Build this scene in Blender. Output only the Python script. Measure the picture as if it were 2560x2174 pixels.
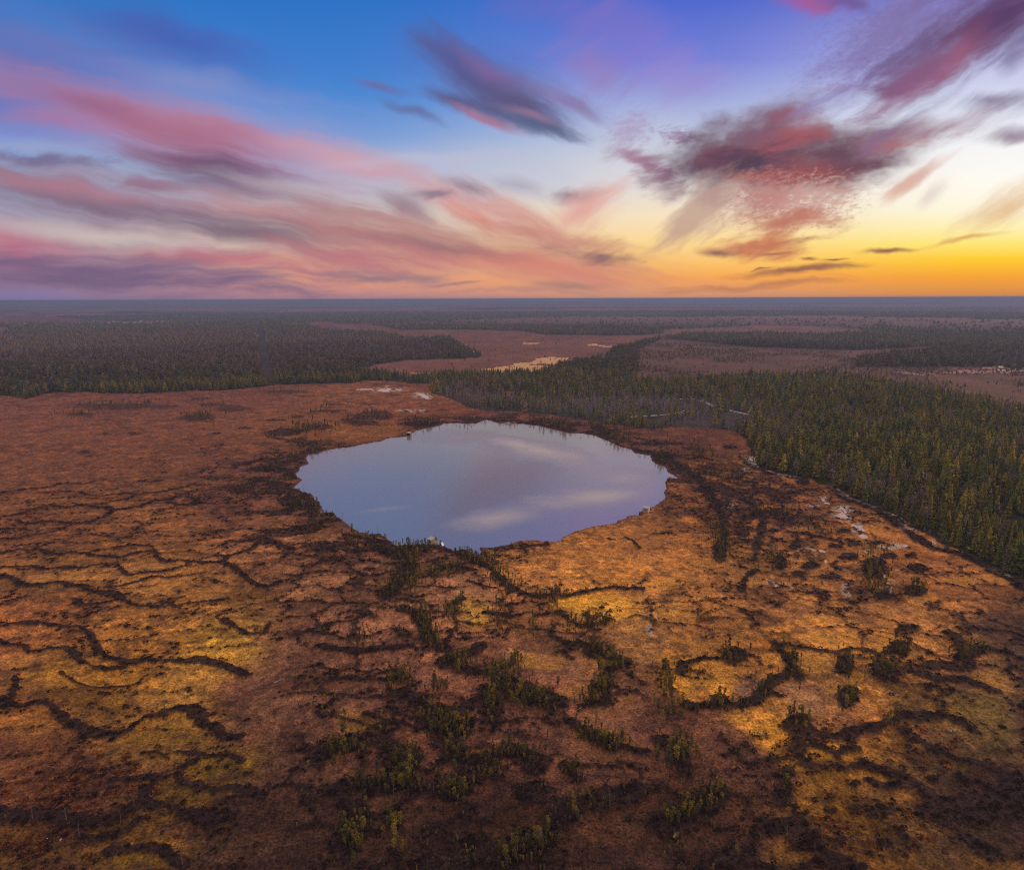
import bpy, math, random
import numpy as np
from mathutils import Matrix, Vector

scene = bpy.context.scene
for o in list(bpy.data.objects):
    bpy.data.objects.remove(o, do_unlink=True)
C = scene.collection
rng = np.random.default_rng(11)
random.seed(11)

# ------------------------------------------------------------------ camera
H = 100.0                      # flying height in metres
IW, IH, F = 2560.0, 2174.0, 1668.0
PITCH = math.atan(340.0 / F)
ROLL = math.radians(0.22)
cp, sp = math.cos(PITCH), math.sin(PITCH)
FWD = np.array([0.0, cp, -sp]); R0 = np.array([1.0, 0, 0]); U0 = np.array([0, sp, cp])
RGT = R0 * math.cos(ROLL) - U0 * math.sin(ROLL)
UPV = U0 * math.cos(ROLL) + R0 * math.sin(ROLL)
cam = bpy.data.cameras.new("camera"); camo = bpy.data.objects.new("camera", cam); C.objects.link(camo)
cam.sensor_fit = 'HORIZONTAL'
cam.angle = 2 * math.atan(IW / 2 / F)
cam.clip_start = 0.5; cam.clip_end = 150000.0
m = Matrix.Identity(4)
for i in range(3):
    m[i][0] = RGT[i]; m[i][1] = UPV[i]; m[i][2] = -FWD[i]
m[2][3] = H
camo.matrix_world = m
scene.camera = camo

def ray(px, py):
    px = np.asarray(px, float); py = np.asarray(py, float)
    d = FWD[None] * F + RGT[None] * (px.reshape(-1, 1) - IW / 2) + UPV[None] * (IH / 2 - py.reshape(-1, 1))
    return d
def ground_at(px, py, z=0.0):
    d = ray(px, py)
    t = (z - H) / np.minimum(d[:, 2], -1e-4)
    return d[:, 0] * t, d[:, 1] * t
def to_px(x, y, z=0.0):
    p0 = x; p1 = y; p2 = z - H
    zz = p0 * FWD[0] + p1 * FWD[1] + p2 * FWD[2]
    zs = np.where(zz > 1.0, zz, 1.0)
    u = IW / 2 + F * (p0 * RGT[0] + p1 * RGT[1] + p2 * RGT[2]) / zs
    v = IH / 2 - F * (p0 * UPV[0] + p1 * UPV[1] + p2 * UPV[2]) / zs
    u = np.where(zz > 1.0, u, 1e6)
    return u, v, zz
CROPS = {'S': (0, 0, 1.0), 'A': (0, 1000, 2.967), 'B': (0, 1550, 2.596), 'C': (800, 1550, 2.596), 'D': (1600, 1550, 2.1635),
         'E': (1760, 1000, 2.596), 'F': (800, 1300, 2.596), 'L': (650, 1000, 3.4617), 'R': (1200, 1000, 3.4617),
         'P': (0, 700, 2.308), 'Q': (800, 700, 2.308), 'T': (1660, 700, 2.308)}
def crop(k, pts):
    x0, y0, s = CROPS[k]
    return [(x0 + x / s, y0 + y / s) for x, y in pts]
def world(k, pts):
    p = np.array(crop(k, pts), float)
    x, y = ground_at(p[:, 0], p[:, 1])
    return np.stack([x, y], 1)
def lin(c):
    c = np.asarray(c, float) / 255.0
    return np.where(c <= 0.04045, c / 12.92, ((c + 0.055) / 1.055) ** 2.4)

# ------------------------------------------------------------------ world sky
SUN_AZ, SUN_EL = math.radians(64), math.radians(9)
wd = bpy.data.worlds.new("World"); scene.world = wd; wd.use_nodes = True
nt = wd.node_tree; nt.nodes.clear(); N = nt.nodes; LK = nt.links
def nd(t, **kw):
    n = N.new(t)
    for k, v in kw.items(): setattr(n, k, v)
    return n
def setin(sock, v):
    if isinstance(v, bpy.types.NodeSocket): LK.new(v, sock)
    else: sock.default_value = v
def math_(op, a, b=None, c=None, clamp=False):
    n = nd('ShaderNodeMath', operation=op, use_clamp=clamp)
    setin(n.inputs[0], a)
    if b is not None: setin(n.inputs[1], b)
    if c is not None: setin(n.inputs[2], c)
    return n.outputs[0]
def sstep(v, a, b, lo=0.0, hi=1.0):
    n = nd('ShaderNodeMapRange', interpolation_type='SMOOTHSTEP')
    setin(n.inputs[0], v); n.inputs[1].default_value = a; n.inputs[2].default_value = b
    n.inputs[3].default_value = lo; n.inputs[4].default_value = hi
    return n.outputs[0]
def mixc(f, a, b):
    n = nd('ShaderNodeMix', data_type='RGBA')
    setin(n.inputs[0], f)
    for s, v in ((n.inputs[6], a), (n.inputs[7], b)):
        if isinstance(v, bpy.types.NodeSocket): LK.new(v, s)
        else: s.default_value = (*v, 1.0)
    return n.outputs[2]
tc = nd('ShaderNodeTexCoord'); sep = nd('ShaderNodeSeparateXYZ'); LK.new(tc.outputs['Generated'], sep.inputs[0])
yc = math_('MAXIMUM', sep.outputs[1], 0.05)
U = math_('DIVIDE', sep.outputs[0], yc); V = math_('DIVIDE', sep.outputs[2], yc)
front = sstep(sep.outputs[1], 0.06, 0.45)
def uv_px(px, py):
    d = ray(px, py)[0]
    return d[0] / d[1], d[2] / d[1]
VMAX = 0.55
cols = [
 (-60, [(0,(52,122,198)),(150,(72,130,204)),(250,(84,120,196)),(330,(128,145,206)),(420,(146,172,214)),(520,(168,168,192)),(600,(196,174,178)),(680,(138,116,152)),(748,(126,118,166))]),
 (850, [(0,(44,114,196)),(150,(64,124,204)),(250,(72,136,210)),(350,(122,158,214)),(450,(178,188,206)),(540,(208,200,196)),(600,(222,198,174)),(650,(234,184,140)),(695,(238,164,122)),(730,(204,142,132)),(748,(172,130,140))]),
 (1700,[(0,(78,104,204)),(150,(116,128,214)),(260,(164,174,220)),(350,(196,202,220)),(450,(224,220,220)),(500,(238,224,206)),(540,(247,226,190)),(610,(253,216,144)),(665,(252,190,102)),(695,(248,166,86)),(742,(214,150,116))]),
 (2520,[(0,(140,135,205)),(150,(192,192,230)),(260,(216,222,240)),(350,(244,245,248)),(450,(254,250,240)),(520,(254,247,222)),(570,(254,240,176)),(610,(253,229,112)),(648,(254,202,44)),(690,(246,164,50)),(738,(218,140,72))]),
]
ramps, us = [], []
fac = math_('DIVIDE', V, VMAX, clamp=True)
for px, stops in cols:
    r = nd('ShaderNodeValToRGB'); r.color_ramp.interpolation = 'EASE' if False else 'LINEAR'
    el = r.color_ramp.elements
    st = sorted([(max(0.0, min(1.0, uv_px(px, py)[1] / VMAX)), c) for py, c in stops])
    el[0].position, el[0].color = st[0][0], (*lin(st[0][1]), 1)
    el[1].position, el[1].color = st[-1][0], (*lin(st[-1][1]), 1)
    for p, c in st[1:-1]:
        e = el.new(p); e.color = (*lin(c), 1)
    LK.new(fac, r.inputs[0]); ramps.append(r.outputs[0]); us.append(uv_px(px, 400)[0])
sky = ramps[0]
for i in range(1, 4):
    sky = mixc(sstep(U, us[i - 1], us[i]), sky, ramps[i])

comb = nd('ShaderNodeCombineXYZ'); LK.new(U, comb.inputs[0]); LK.new(V, comb.inputs[1])
def noise2(vec, scale, detail=3.0, rough=0.55):
    n = nd('ShaderNodeTexNoise', noise_dimensions='2D')
    LK.new(vec, n.inputs['Vector']); n.inputs['Scale'].default_value = scale
    n.inputs['Detail'].default_value = detail; n.inputs['Roughness'].default_value = rough
    return n
def mapping(vec, ang, sx, sy):
    n = nd('ShaderNodeMapping', vector_type='TEXTURE'); LK.new(vec, n.inputs[0])
    n.inputs['Rotation'].default_value[2] = ang; n.inputs['Scale'].default_value = (sx, sy, 1)
    return n.outputs[0]
wn = noise2(comb.outputs[0], 7.0, 4.0)
sub = nd('ShaderNodeVectorMath', operation='SUBTRACT'); LK.new(wn.outputs['Color'], sub.inputs[0]); sub.inputs[1].default_value = (.5, .5, .5)
mul = nd('ShaderNodeVectorMath', operation='MULTIPLY_ADD'); LK.new(sub.outputs[0], mul.inputs[0]); mul.inputs[1].default_value = (.055, .03, 0); LK.new(comb.outputs[0], mul.inputs[2])
P = mul.outputs[0]
dg = math.radians
fam = {'A': noise2(mapping(P, dg(-12), 1 / 3.0, 1 / 30.0), 1.0, 6.0, .6).outputs[0],
       'B': noise2(mapping(P, dg(-28), 1 / 5.0, 1 / 32.0), 1.0, 6.0, .62).outputs[0],
       'C': noise2(mapping(P, dg(10), 1 / 12.0, 1 / 40.0), 1.0, 5.5, .58).outputs[0],
       'D': noise2(mapping(P, 0, 1 / 7.0, 1 / 60.0), 1.0, 5.0, .6).outputs[0],
       'G': noise2(mapping(P, dg(33), 1 / 5.0, 1 / 26.0), 1.0, 6.0, .6).outputs[0],
       'L': noise2(mapping(P, dg(8), 1 / 14.0, 1 / 24.0), 1.0, 4.5, .52).outputs[0],
       'F': noise2(mapping(comb.outputs[0], dg(12), 1 / 80.0, 1 / 170.0), 1.0, 6.0, .72).outputs[0]}
BL = [  # px, py, a, b, angle, colour, opacity, streak family, noise amount
 (550,300,470,100,-14,(150,150,208),.6,'A',.8),(300,665,620,80,-2,(166,122,146),.8,'D',.7),(1090,640,430,62,-5,(214,146,128),.75,'A',.8),(330,480,420,60,-8,(176,160,188),.6,'A',.8),(1180,430,330,50,-4,(186,190,218),.6,'A',.8),
 (412,91,260,46,-17,(58,92,188),.8,'A',.8),(390,134,240,12,-5,(72,108,196),.5,'A',.8),(50,170,330,120,-12,(104,106,186),.85,'A',.7),
 (500,205,110,26,4,(120,140,205),.5,'A',.8),
 (433,326,620,62,-14,(190,124,160),.82,'A',.9),(300,292,250,28,-15,(150,88,140),.75,'A',.9),(510,360,210,60,-14,(186,108,136),.75,'A',.9),
 (565,442,200,56,-13,(114,80,120),.95,'A',1.0),(120,300,140,22,-8,(178,110,160),.6,'A',.8),(87,396,150,16,-5,(112,94,138),.75,'C',1.4),
 (368,459,80,16,-6,(160,96,128),.75,'C',1.2),(190,440,160,16,-3,(176,150,180),.5,'C',1.4),
 (303,512,600,66,-8,(132,100,128),.9,'A',1.0),(217,476,280,20,-8,(190,120,138),.6,'A',.9),(628,520,200,30,-10,(210,140,140),.6,'A',1.0),
 (640,578,240,34,-8,(126,100,120),.85,'A',1.1),(43,622,140,50,-8,(196,98,130),.85,'A',.8),(217,684,560,42,-3,(114,90,132),.85,'D',.9),
 (500,640,200,26,-6,(170,104,130),.7,'D',1.2),(628,652,290,22,-8,(212,108,116),.6,'A',1.2),(330,600,90,10,-6,(118,100,130),.8,'D',1.2),
 (330,595,330,20,-6,(208,190,184),.75,'A',1.0),(60,365,150,14,-3,(150,164,206),.6,'A',.8),(760,480,200,18,-10,(196,184,196),.6,'A',1.0),(1230,206,190,60,-22,(92,84,138),.88,'B',.7),(1300,266,110,36,-20,(92,84,134),.9,'B',.8),(1142,150,100,46,-30,(84,84,150),.7,'B',.9),(1327,312,110,20,-13,(84,96,140),.85,'B',.9),
 (1150,255,90,20,-16,(86,84,136),.8,'B',.9),
 (1215,300,80,11,-24,(180,112,146),.7,'B',.8),(1231,173,100,22,-30,(132,92,154),.7,'B',.8),(1320,290,60,9,-16,(150,112,150),.7,'B',1.0),
 (1405,247,110,26,-18,(136,106,164),.75,'B',.9),
 (950,212,70,10,-15,(108,100,166),.75,'B',.8),(1036,277,76,13,-22,(94,108,166),.85,'B',.8),(1478,173,105,48,-10,(158,116,188),.6,'G',1.0),
 (1413,22,180,46,-10,(116,104,198),.4,'G',1.0),(1586,108,170,70,-25,(138,114,204),.38,'G',1.0),(1716,195,110,55,-15,(160,136,208),.38,'G',1.0),
 (893,416,190,42,-14,(216,156,172),.75,'A',.9),(1090,398,230,14,4,(190,188,214),.5,'D',1.0),(1240,532,205,50,-20,(220,144,132),.75,'B',1.1),(1215,552,105,18,-28,(236,122,102),.65,'B',.9),
 (1310,585,130,26,-12,(214,130,116),.8,'B',1.0),
 (1170,468,70,17,-18,(150,110,132),.9,'B',.8),(1015,520,70,25,-28,(156,126,142),.85,'B',.8),(1080,490,60,10,-3,(140,118,142),.8,'C',1.2),(1292,468,66,20,-12,(164,150,176),.65,'B',1.0),
 (1422,485,70,15,2,(140,114,136),.85,'C',1.0),(1474,520,85,42,28,(232,150,140),.75,'G',1.0),
 (1067,598,400,56,-9,(186,122,120),.85,'A',1.1),(1283,655,240,28,-6,(226,126,102),.85,'A',1.1),(893,643,240,38,-5,(194,110,122),.85,'A',1.1),
 (958,690,160,11,-2,(148,114,130),.85,'D',1.2),(1120,620,160,16,-8,(140,100,115),.6,'A',1.1),
 (1500,637,95,18,-6,(138,98,106),.95,'C',1.2),(1490,610,120,20,-8,(205,130,110),.7,'C',1.2),(1426,715,80,8,0,(178,124,112),.85,'D',1.0),(1153,706,60,4,0,(176,124,118),.8,'D',.8),(1290,728,260,7,0,(190,130,120),.6,'D',1.4),
 (1640,465,75,36,-8,(150,114,134),.75,'C',1.7),(1608,416,110,20,-25,(166,120,146),.85,'C',1.5),(1580,330,45,60,-60,(170,138,180),.55,'F',1.6),(1715,345,50,20,-10,(150,115,150),.8,'F',1.6),
 (1930,392,205,90,6,(116,80,98),.99,'L',.7),(1880,410,200,78,0,(98,68,88),.95,'L',.9),(1945,328,135,66,16,(128,86,108),.97,'L',.9),(1775,425,140,40,4,(104,70,92),.93,'C',1.0),
 (2205,362,185,48,10,(114,76,98),.98,'C',.7),(2090,402,150,58,8,(116,78,96),.96,'L',.8),(2330,325,150,26,16,(156,112,134),.85,'G',1.2),
 (1998,335,85,44,30,(180,88,94),.55,'L',2.2),(2041,433,110,38,4,(146,76,82),.85,'C',1.8),(2267,356,100,14,6,(184,98,98),.65,'C',1.5),(1903,446,80,12,4,(178,86,80),.75,'C',1.6),(1820,385,70,30,10,(130,78,95),.7,'C',2.0),
 (1900,400,90,40,10,(78,60,82),.8,'C',2.0),(2110,390,90,30,-8,(100,68,88),.8,'C',1.8),
 (1942,505,125,52,0,(192,126,118),.9,'F',1.6),(2045,505,90,42,10,(204,160,150),.75,'F',1.9),(1955,560,125,24,6,(192,114,96),.88,'C',1.5),(1915,611,110,27,4,(202,116,82),.9,'C',1.5),(2010,600,55,8,5,(170,105,85),.9,'C',1.2),
 (1745,528,105,44,32,(186,146,134),.7,'G',2.2),(1803,628,58,8,-3,(150,100,90),.95,'D',.8),(2002,676,155,10,4,(164,104,76),.95,'D',1.0),(1920,711,250,10,3,(190,120,86),.85,'D',1.2),
 (2210,622,58,6,5,(150,94,76),.95,'D',.7),(2020,650,30,4,-3,(160,104,80),.95,'D',.6),(2090,652,30,3,4,(160,104,80),.95,'D',.6),(1930,632,40,4,0,(165,105,80),.95,'D',.6),(1910,668,30,3,5,(165,105,80),.9,'D',.6),
 (2475,258,85,22,4,(134,120,152),.85,'G',1.0),(2526,347,60,16,14,(150,130,152),.85,'G',1.0),(2280,446,85,16,26,(216,166,150),.8,'G',1.1),(2240,475,40,16,45,(225,180,160),.6,'G',1.0),(2336,485,46,20,40,(226,206,196),.7,'G',1.0),
 (2520,515,130,42,22,(226,176,120),.75,'G',1.2),(2418,594,100,6,8,(226,164,88),.8,'D',.8),
 (2260,70,240,110,30,(134,118,182),.75,'G',1.8),(2250,70,200,90,20,(120,104,160),.5,'F',1.5),(2440,66,280,78,36,(98,64,106),.98,'G',1.1),(2285,185,140,44,30,(120,85,130),.9,'C',1.6),(2375,150,240,36,34,(158,88,120),.75,'G',1.1),(2540,30,120,60,36,(88,58,104),.9,'G',.9),(2555,140,60,30,60,(120,105,150),.7,'G',1.0),
 (2015,9,75,20,-8,(168,84,150),.85,'G',1.0),(2110,12,70,20,-15,(110,85,150),.8,'G',1.0),
]
for bi, (px, py, a, b, ang, col, op, fm, k) in enumerate(BL):
    if bi % 24 == 23:          # keeps the shader compiler from evaluating every cloud at once
        qv = nd('ShaderNodeVectorMath', operation='MULTIPLY_ADD'); LK.new(sky, qv.inputs[0]); qv.inputs[1].default_value = (1e-9, 1e-9, 0); LK.new(P, qv.inputs[2]); P = qv.outputs[0]
    u, v = uv_px(px, py); s = uv_px(px + 10, py); sc = math.hypot(s[0] - u, s[1] - v) / 10
    mp = nd('ShaderNodeMapping', vector_type='TEXTURE'); LK.new(P, mp.inputs[0])
    mp.inputs['Location'].default_value = (u, v, 0); mp.inputs['Rotation'].default_value[2] = dg(ang)
    mp.inputs['Scale'].default_value = (a * sc * 1.2, b * sc * 1.35, 1)
    ln = nd('ShaderNodeVectorMath', operation='LENGTH'); LK.new(mp.outputs[0], ln.inputs[0])
    d = math_('MULTIPLY_ADD', fam[fm], k * 1.5, ln.outputs['Value'])
    off = k * 1.5 * 0.5
    sf = .11 if fm in 'AB' else .05
    mk = sstep(d, 1.22 + sf + off, -sf + off, 0.0, min(1.0, op * 1.08))
    cl_ = lin(col); gy = float(cl_ @ np.array([.3, .55, .15])); ds = .20 if px < 1500 else .08
    sky = mixc(mk, sky, tuple(cl_ * (1 - ds) + gy * ds))
# unseen sky: mauve behind, overhead brightened on purpose to light ground and lake
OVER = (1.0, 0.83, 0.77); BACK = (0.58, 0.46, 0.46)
sky = mixc(front, BACK, sky)
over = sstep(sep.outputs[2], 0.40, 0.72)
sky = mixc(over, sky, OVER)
nis = nd('ShaderNodeTexSky', sky_type='NISHITA', sun_disc=False)
nis.sun_elevation = SUN_EL; nis.sun_rotation = SUN_AZ; nis.dust_density = 2.0
addn = nd('ShaderNodeMix', data_type='RGBA', blend_type='ADD'); addn.inputs[0].default_value = 0.0015
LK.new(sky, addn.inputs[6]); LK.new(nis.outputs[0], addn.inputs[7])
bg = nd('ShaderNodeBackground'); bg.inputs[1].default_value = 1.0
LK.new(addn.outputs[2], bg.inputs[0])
wo = nd('ShaderNodeOutputWorld'); LK.new(bg.outputs[0], wo.inputs[0])
wd.cycles.sampling_method = 'MANUAL'; wd.cycles.sample_map_resolution = 512

sun = bpy.data.lights.new("sun", 'SUN'); suno = bpy.data.objects.new("sun", sun); C.objects.link(suno)
sun.energy = 2.8; sun.angle = math.radians(4.0); sun.color = (1.0, 0.66, 0.40)
sd = Vector((math.sin(SUN_AZ) * math.cos(SUN_EL), math.cos(SUN_AZ) * math.cos(SUN_EL), math.sin(SUN_EL)))
suno.rotation_euler = (-sd).to_track_quat('-Z', 'Y').to_euler()
scene.view_settings.view_transform = 'Standard'; scene.view_settings.look = 'None'
scene.view_settings.gamma = 1.0; scene.view_settings.exposure = 0.0
scene.view_settings.use_curve_mapping = False
cy = scene.cycles
cy.max_bounces = 5; cy.diffuse_bounces = 2; cy.glossy_bounces = 3; cy.volume_bounces = 0
cy.use_denoising = False; cy.sample_clamp_indirect = 2.0; cy.sample_clamp_direct = 3.0; cy.filter_width = 1.15; cy.caustics_reflective = False; cy.caustics_refractive = False
cy.use_adaptive_sampling = True

# ------------------------------------------------------------------ noise and masks (numpy)
def _hash(ix, iy, seed):
    h = (ix.astype(np.uint32) * np.uint32(374761393)) ^ (iy.astype(np.uint32) * np.uint32(668265263)) ^ np.uint32((seed * 1274126177) & 0xffffffff)
    h = (h ^ (h >> np.uint32(13))) * np.uint32(1274126177)
    h ^= h >> np.uint32(16)
    return (h & np.uint32(0xffffff)).astype(np.float32) / np.float32(16777215)
def vnoise(x, y, seed=0):
    fx = np.floor(x); fy = np.floor(y)
    tx = (x - fx).astype(np.float32); ty = (y - fy).astype(np.float32)
    ix = fx.astype(np.int64); iy = fy.astype(np.int64)
    tx = tx * tx * (3 - 2 * tx); ty = ty * ty * (3 - 2 * ty)
    a = _hash(ix, iy, seed); b = _hash(ix + 1, iy, seed); c = _hash(ix, iy + 1, seed); d = _hash(ix + 1, iy + 1, seed)
    return a + (b - a) * tx + (c - a) * ty + (a - b - c + d) * tx * ty
def fbm(x, y, scale, octv=4, seed=0, gain=0.5):
    s = 0.0; amp = 1.0; tot = 0.0; f = 1.0 / scale
    for i in range(octv):
        r = 0.6 * i
        xx = (x * math.cos(r) - y * math.sin(r)) * f; yy = (x * math.sin(r) + y * math.cos(r)) * f
        s = s + amp * vnoise(xx + 17.3 * i, yy - 9.1 * i, seed + i); tot += amp; amp *= gain; f *= 2.03
    return s / tot
def smooth(a, b, v):
    t = np.clip((v - a) / (b - a), 0, 1); return t * t * (3 - 2 * t)
def cells(x, y, sx, sy, seed):
    """wandering cell walls: distance gap between the two nearest seeds, and a random value per cell"""
    u = x / sx; v = y / sy; iu = np.floor(u).astype(np.int64); iv = np.floor(v).astype(np.int64)
    f1 = np.full(x.shape, 9.0, np.float32); f2 = f1.copy(); cid = np.zeros(x.shape, np.float32)
    for a in (-1, 0, 1):
        for b_ in (-1, 0, 1):
            cu = iu + a; cv = iv + b_
            d = np.hypot(cu + .1 + .8 * _hash(cu, cv, seed) - u, cv + .1 + .8 * _hash(cu, cv, seed + 1) - v).astype(np.float32)
            nw = d < f1; f2 = np.where(nw, f1, np.minimum(f2, d)); f1 = np.where(nw, d, f1); cid = np.where(nw, _hash(cu, cv, seed + 2), cid)
    return f2 - f1, cid
def in_poly(px, py, poly):
    poly = np.asarray(poly, float); inside = np.zeros(px.shape, bool)
    sel = np.nonzero((px >= poly[:, 0].min()) & (px <= poly[:, 0].max()) & (py >= poly[:, 1].min()) & (py <= poly[:, 1].max()))[0]
    if len(sel) == 0: return inside
    x = px[sel]; y = py[sel]; r = np.zeros(len(sel), bool)
    j = len(poly) - 1
    for i in range(len(poly)):
        xi, yi = poly[i]; xj, yj = poly[j]
        if yi != yj:
            r ^= ((yi > y) != (yj > y)) & (x < (xj - xi) * (y - yi) / (yj - yi) + xi)
        j = i
    inside[sel] = r
    return inside
def seg_dist(x, y, pl, reach, D=None, closed=False):
    """distance in metres from points to a world polyline, only filled within reach"""
    if D is None: D = np.full(x.shape, 1e3, np.float32)
    n = len(pl)
    for i in range(n if closed else n - 1):
        a = pl[i]; b = pl[(i + 1) % n]
        sel = np.nonzero((x > min(a[0], b[0]) - reach) & (x < max(a[0], b[0]) + reach) & (y > min(a[1], b[1]) - reach) & (y < max(a[1], b[1]) + reach))[0]
        if len(sel) == 0: continue
        dx, dy = b[0] - a[0], b[1] - a[1]; L = dx * dx + dy * dy + 1e-9
        xs = x[sel] - a[0]; ys = y[sel] - a[1]
        t = np.clip((xs * dx + ys * dy) / L, 0, 1)
        d = np.hypot(xs - t * dx, ys - t * dy)
        D[sel] = np.minimum(D[sel], d)
    return D

LAKE_PX = [(1216,1048),(1190,1058),(1147,1057),(1112,1057),(1095,1063),(1040,1076),(1025,1089),(970,1094),(956,1101),(907,1109),(881,1116),(852,1118),(812,1125),(797,1133),
 (774,1135),(767,1144),(773,1157),(754,1165),(751,1173),(742,1182),(745,1189),(757,1199),(731,1217),(751,1222),(765,1231),(778,1232),(791,1247),(802,1254),(807,1263),(803,1279),
 (835,1279),(849,1293),(869,1305),(881,1318),(898,1326),(927,1334),(953,1331),(962,1338),(976,1349),(994,1362),(1014,1360),(1069,1357),(1083,1358),(1109,1364),(1129,1370),
 (1138,1377),(1144,1372),(1158,1372),(1180,1375),(1183,1384),(1196,1384),(1200,1375),(1193,1365),(1223,1367),(1269,1360),(1292,1351),(1327,1348),(1373,1351),(1379,1354),
 (1399,1351),(1402,1342),(1440,1326),(1477,1315),(1538,1306),(1541,1299),(1561,1296),(1565,1289),(1596,1286),(1594,1279),(1604,1275),(1616,1268),(1633,1264),(1653,1251),
 (1663,1240),(1656,1228),(1665,1218),(1660,1206),(1664,1193),(1674,1190),(1695,1196),(1685,1188),(1668,1179),(1662,1165),(1642,1160),(1627,1150),(1623,1137),(1584,1130),
 (1575,1121),(1549,1115),(1518,1101),(1489,1088),(1460,1083),(1425,1082),(1385,1073),(1344,1063),(1307,1059),(1278,1058),(1273,1053),(1252,1058)]
LAKE_W = world('S', LAKE_PX)

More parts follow.
